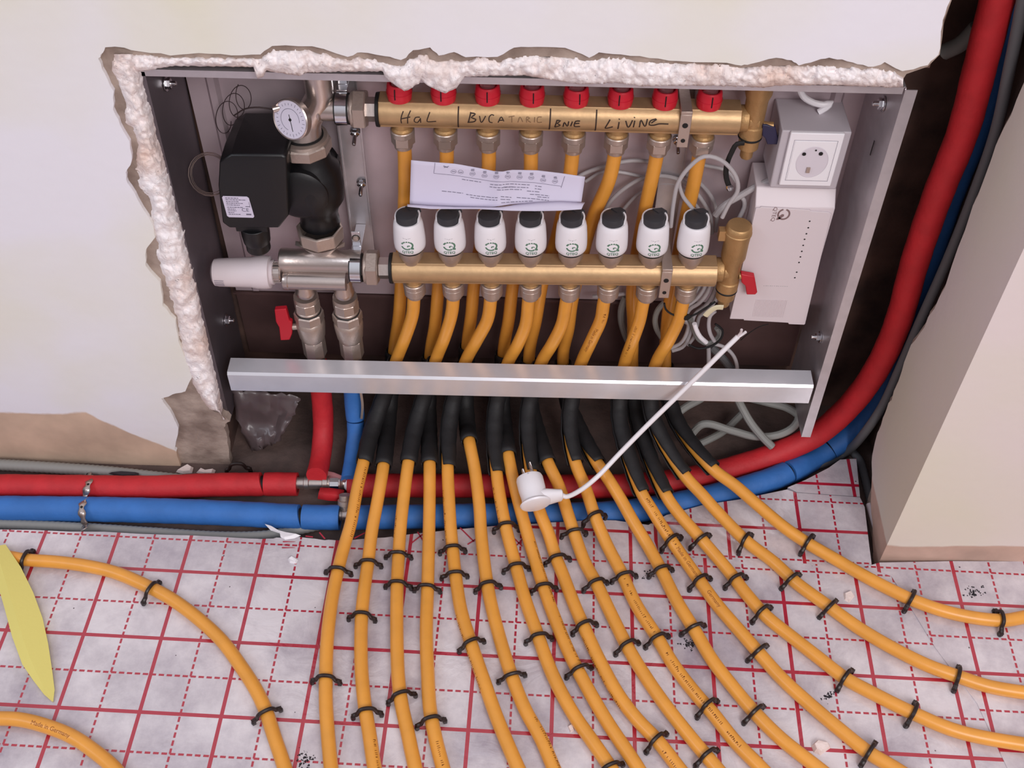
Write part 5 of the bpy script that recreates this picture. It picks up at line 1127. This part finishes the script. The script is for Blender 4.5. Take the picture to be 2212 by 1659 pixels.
o = MB().add(vs, fs).obj('foam_wedge', M_yfoam, smooth=30); tag(o, 'pale yellow foam wedge with a pointed tip at the left edge', 'foam strip')
# torn film hanging below the cabinet's left end
ol = [[(500, 842), (545, 845), (600, 850), (648, 858)], [(506, 880), (548, 888), (598, 890), (640, 888)], [(520, 925), (552, 930), (590, 925), (625, 910)], [(545, 975), (562, 972), (582, 962), (604, 950)]]
vs = []; rr_ = random.Random(3); N = 14
for j in range(N + 1):
    for i in range(N + 1):
        a, c = i / N * 3, j / N * 3; i0, j0 = min(int(a), 2), min(int(c), 2); a -= i0; c -= j0
        f = lambda k: (ol[j0][i0][k] * (1 - a) + ol[j0][i0 + 1][k] * a) * (1 - c) + (ol[j0 + 1][i0][k] * (1 - a) + ol[j0 + 1][i0 + 1][k] * a) * c
        e_ = 4 if i in (0, N) or j in (0, N) else 0
        vs.append(onY(f(0) + rr_.uniform(-e_, e_), f(1) + rr_.uniform(-e_, e_), .035 - .03 * j / N + .012 * NZ.noise(V((i * .35, j * .2, 1))) + .004 * NZ.noise(V((i * .9, j * .5, 4)))))
o = MB().add(vs, [(j * (N + 1) + i, j * (N + 1) + i + 1, (j + 1) * (N + 1) + i + 1, (j + 1) * (N + 1) + i) for j in range(N) for i in range(N)]).obj('torn_film', mat('torn_film', (150, 132, 134), .3, spec=.5, trans=.7), smooth=60); tag(o, 'torn dark plastic film hanging under the left end of the rail', 'plastic film')
q_ = o.modifiers.new('s', 'SOLIDIFY'); q_.thickness = .0004
for P, h, m, lab, z in (([(380, 1020), (392, 1012), (408, 1005), (418, 1010), (415, 1022), (396, 1024)], .006, M_chunk, 'larger plaster chip behind the red pipe, near the wall', -.0295), ([(424, 1021), (432, 1014), (444, 1018), (466, 1016), (462, 1026), (440, 1026)], .006, M_chunk, 'pinkish plaster chip right of the larger one behind the red pipe', -.0295),
                     ([(622, 1208), (630, 1203), (644, 1210), (640, 1218), (626, 1216)], .004, M_white, 'small white scrap on the board left of the first yellow pipe', .0), ([(1822, 1283), (1838, 1276), (1846, 1288), (1834, 1302), (1824, 1296)], .004, M_chunk, 'pale plaster crumb beside the fifteenth pipe', .0),
                     ([(1752, 1612), (1764, 1600), (1790, 1606), (1794, 1616), (1772, 1632), (1758, 1626)], .008, M_chunk, 'largest white plaster chunk at bottom right', .0), ([(1226, 1570), (1236, 1564), (1240, 1578), (1232, 1584)], .004, M_chunk, 'small pinkish crumb at bottom centre between yellow pipes', 0.0),
                     ):
    chunk('plaster_chip', P, h, m, lab, 'chip', z)
chunk('torn_strip', [(572, 1132), (580, 1134), (600, 1146), (622, 1152), (650, 1157), (636, 1163), (616, 1166), (606, 1160), (604, 1152), (585, 1146)], .003, M_white, 'torn white strip sticking out over the conduit at the board edge', 'scrap', .001)
chunk('flat_shim', [(234, 1023), (260, 1020), (300, 1022), (299, 1030), (262, 1031)], .004, M_soot, 'flat black pointed shim behind the red pipe at left', 'shim', -.008)

def soot(x, y, w, h, n, lab, z=.0, seed=1):
    rr_ = random.Random(seed); b = MB()
    for i in range(n):
        p = onZ(x + rr_.gauss(0, w), y + rr_.gauss(0, h), z); s_ = rr_.uniform(.0006, .0022); a = rr_.uniform(0, PI)
        b.add([(s_, 0, 0), (-s_ * .6, s_ * .8, 0), (-s_ * .5, -s_ * .8, 0), (0, 0, s_ * .8)], [(0, 1, 3), (1, 2, 3), (2, 0, 3), (0, 2, 1)], T(*p) @ R(a, 'Z'))
    tag(b.obj('black_crumbs', M_soot, smooth=0), lab, 'crumbs', kind='stuff')
soot(1490, 1392, 7, 6, 60, 'dark crumbs scattered between the yellow pipes at centre right', seed=2)
soot(2104, 1280, 10, 6, 50, 'sooty crumbs on the right-hand board near the pier', .001, 3)
soot(1788, 1503, 7, 5, 30, 'grey crumbs on the board at lower right, left of a pipe clip', seed=4)
soot(658, 1640, 9, 8, 50, 'black crumbs at the bottom edge left of the first fanning pipe', seed=5)
soot(1400, 1240, 8, 5, 20, 'few dark crumbs beside a clip in the middle of the fan', seed=6)
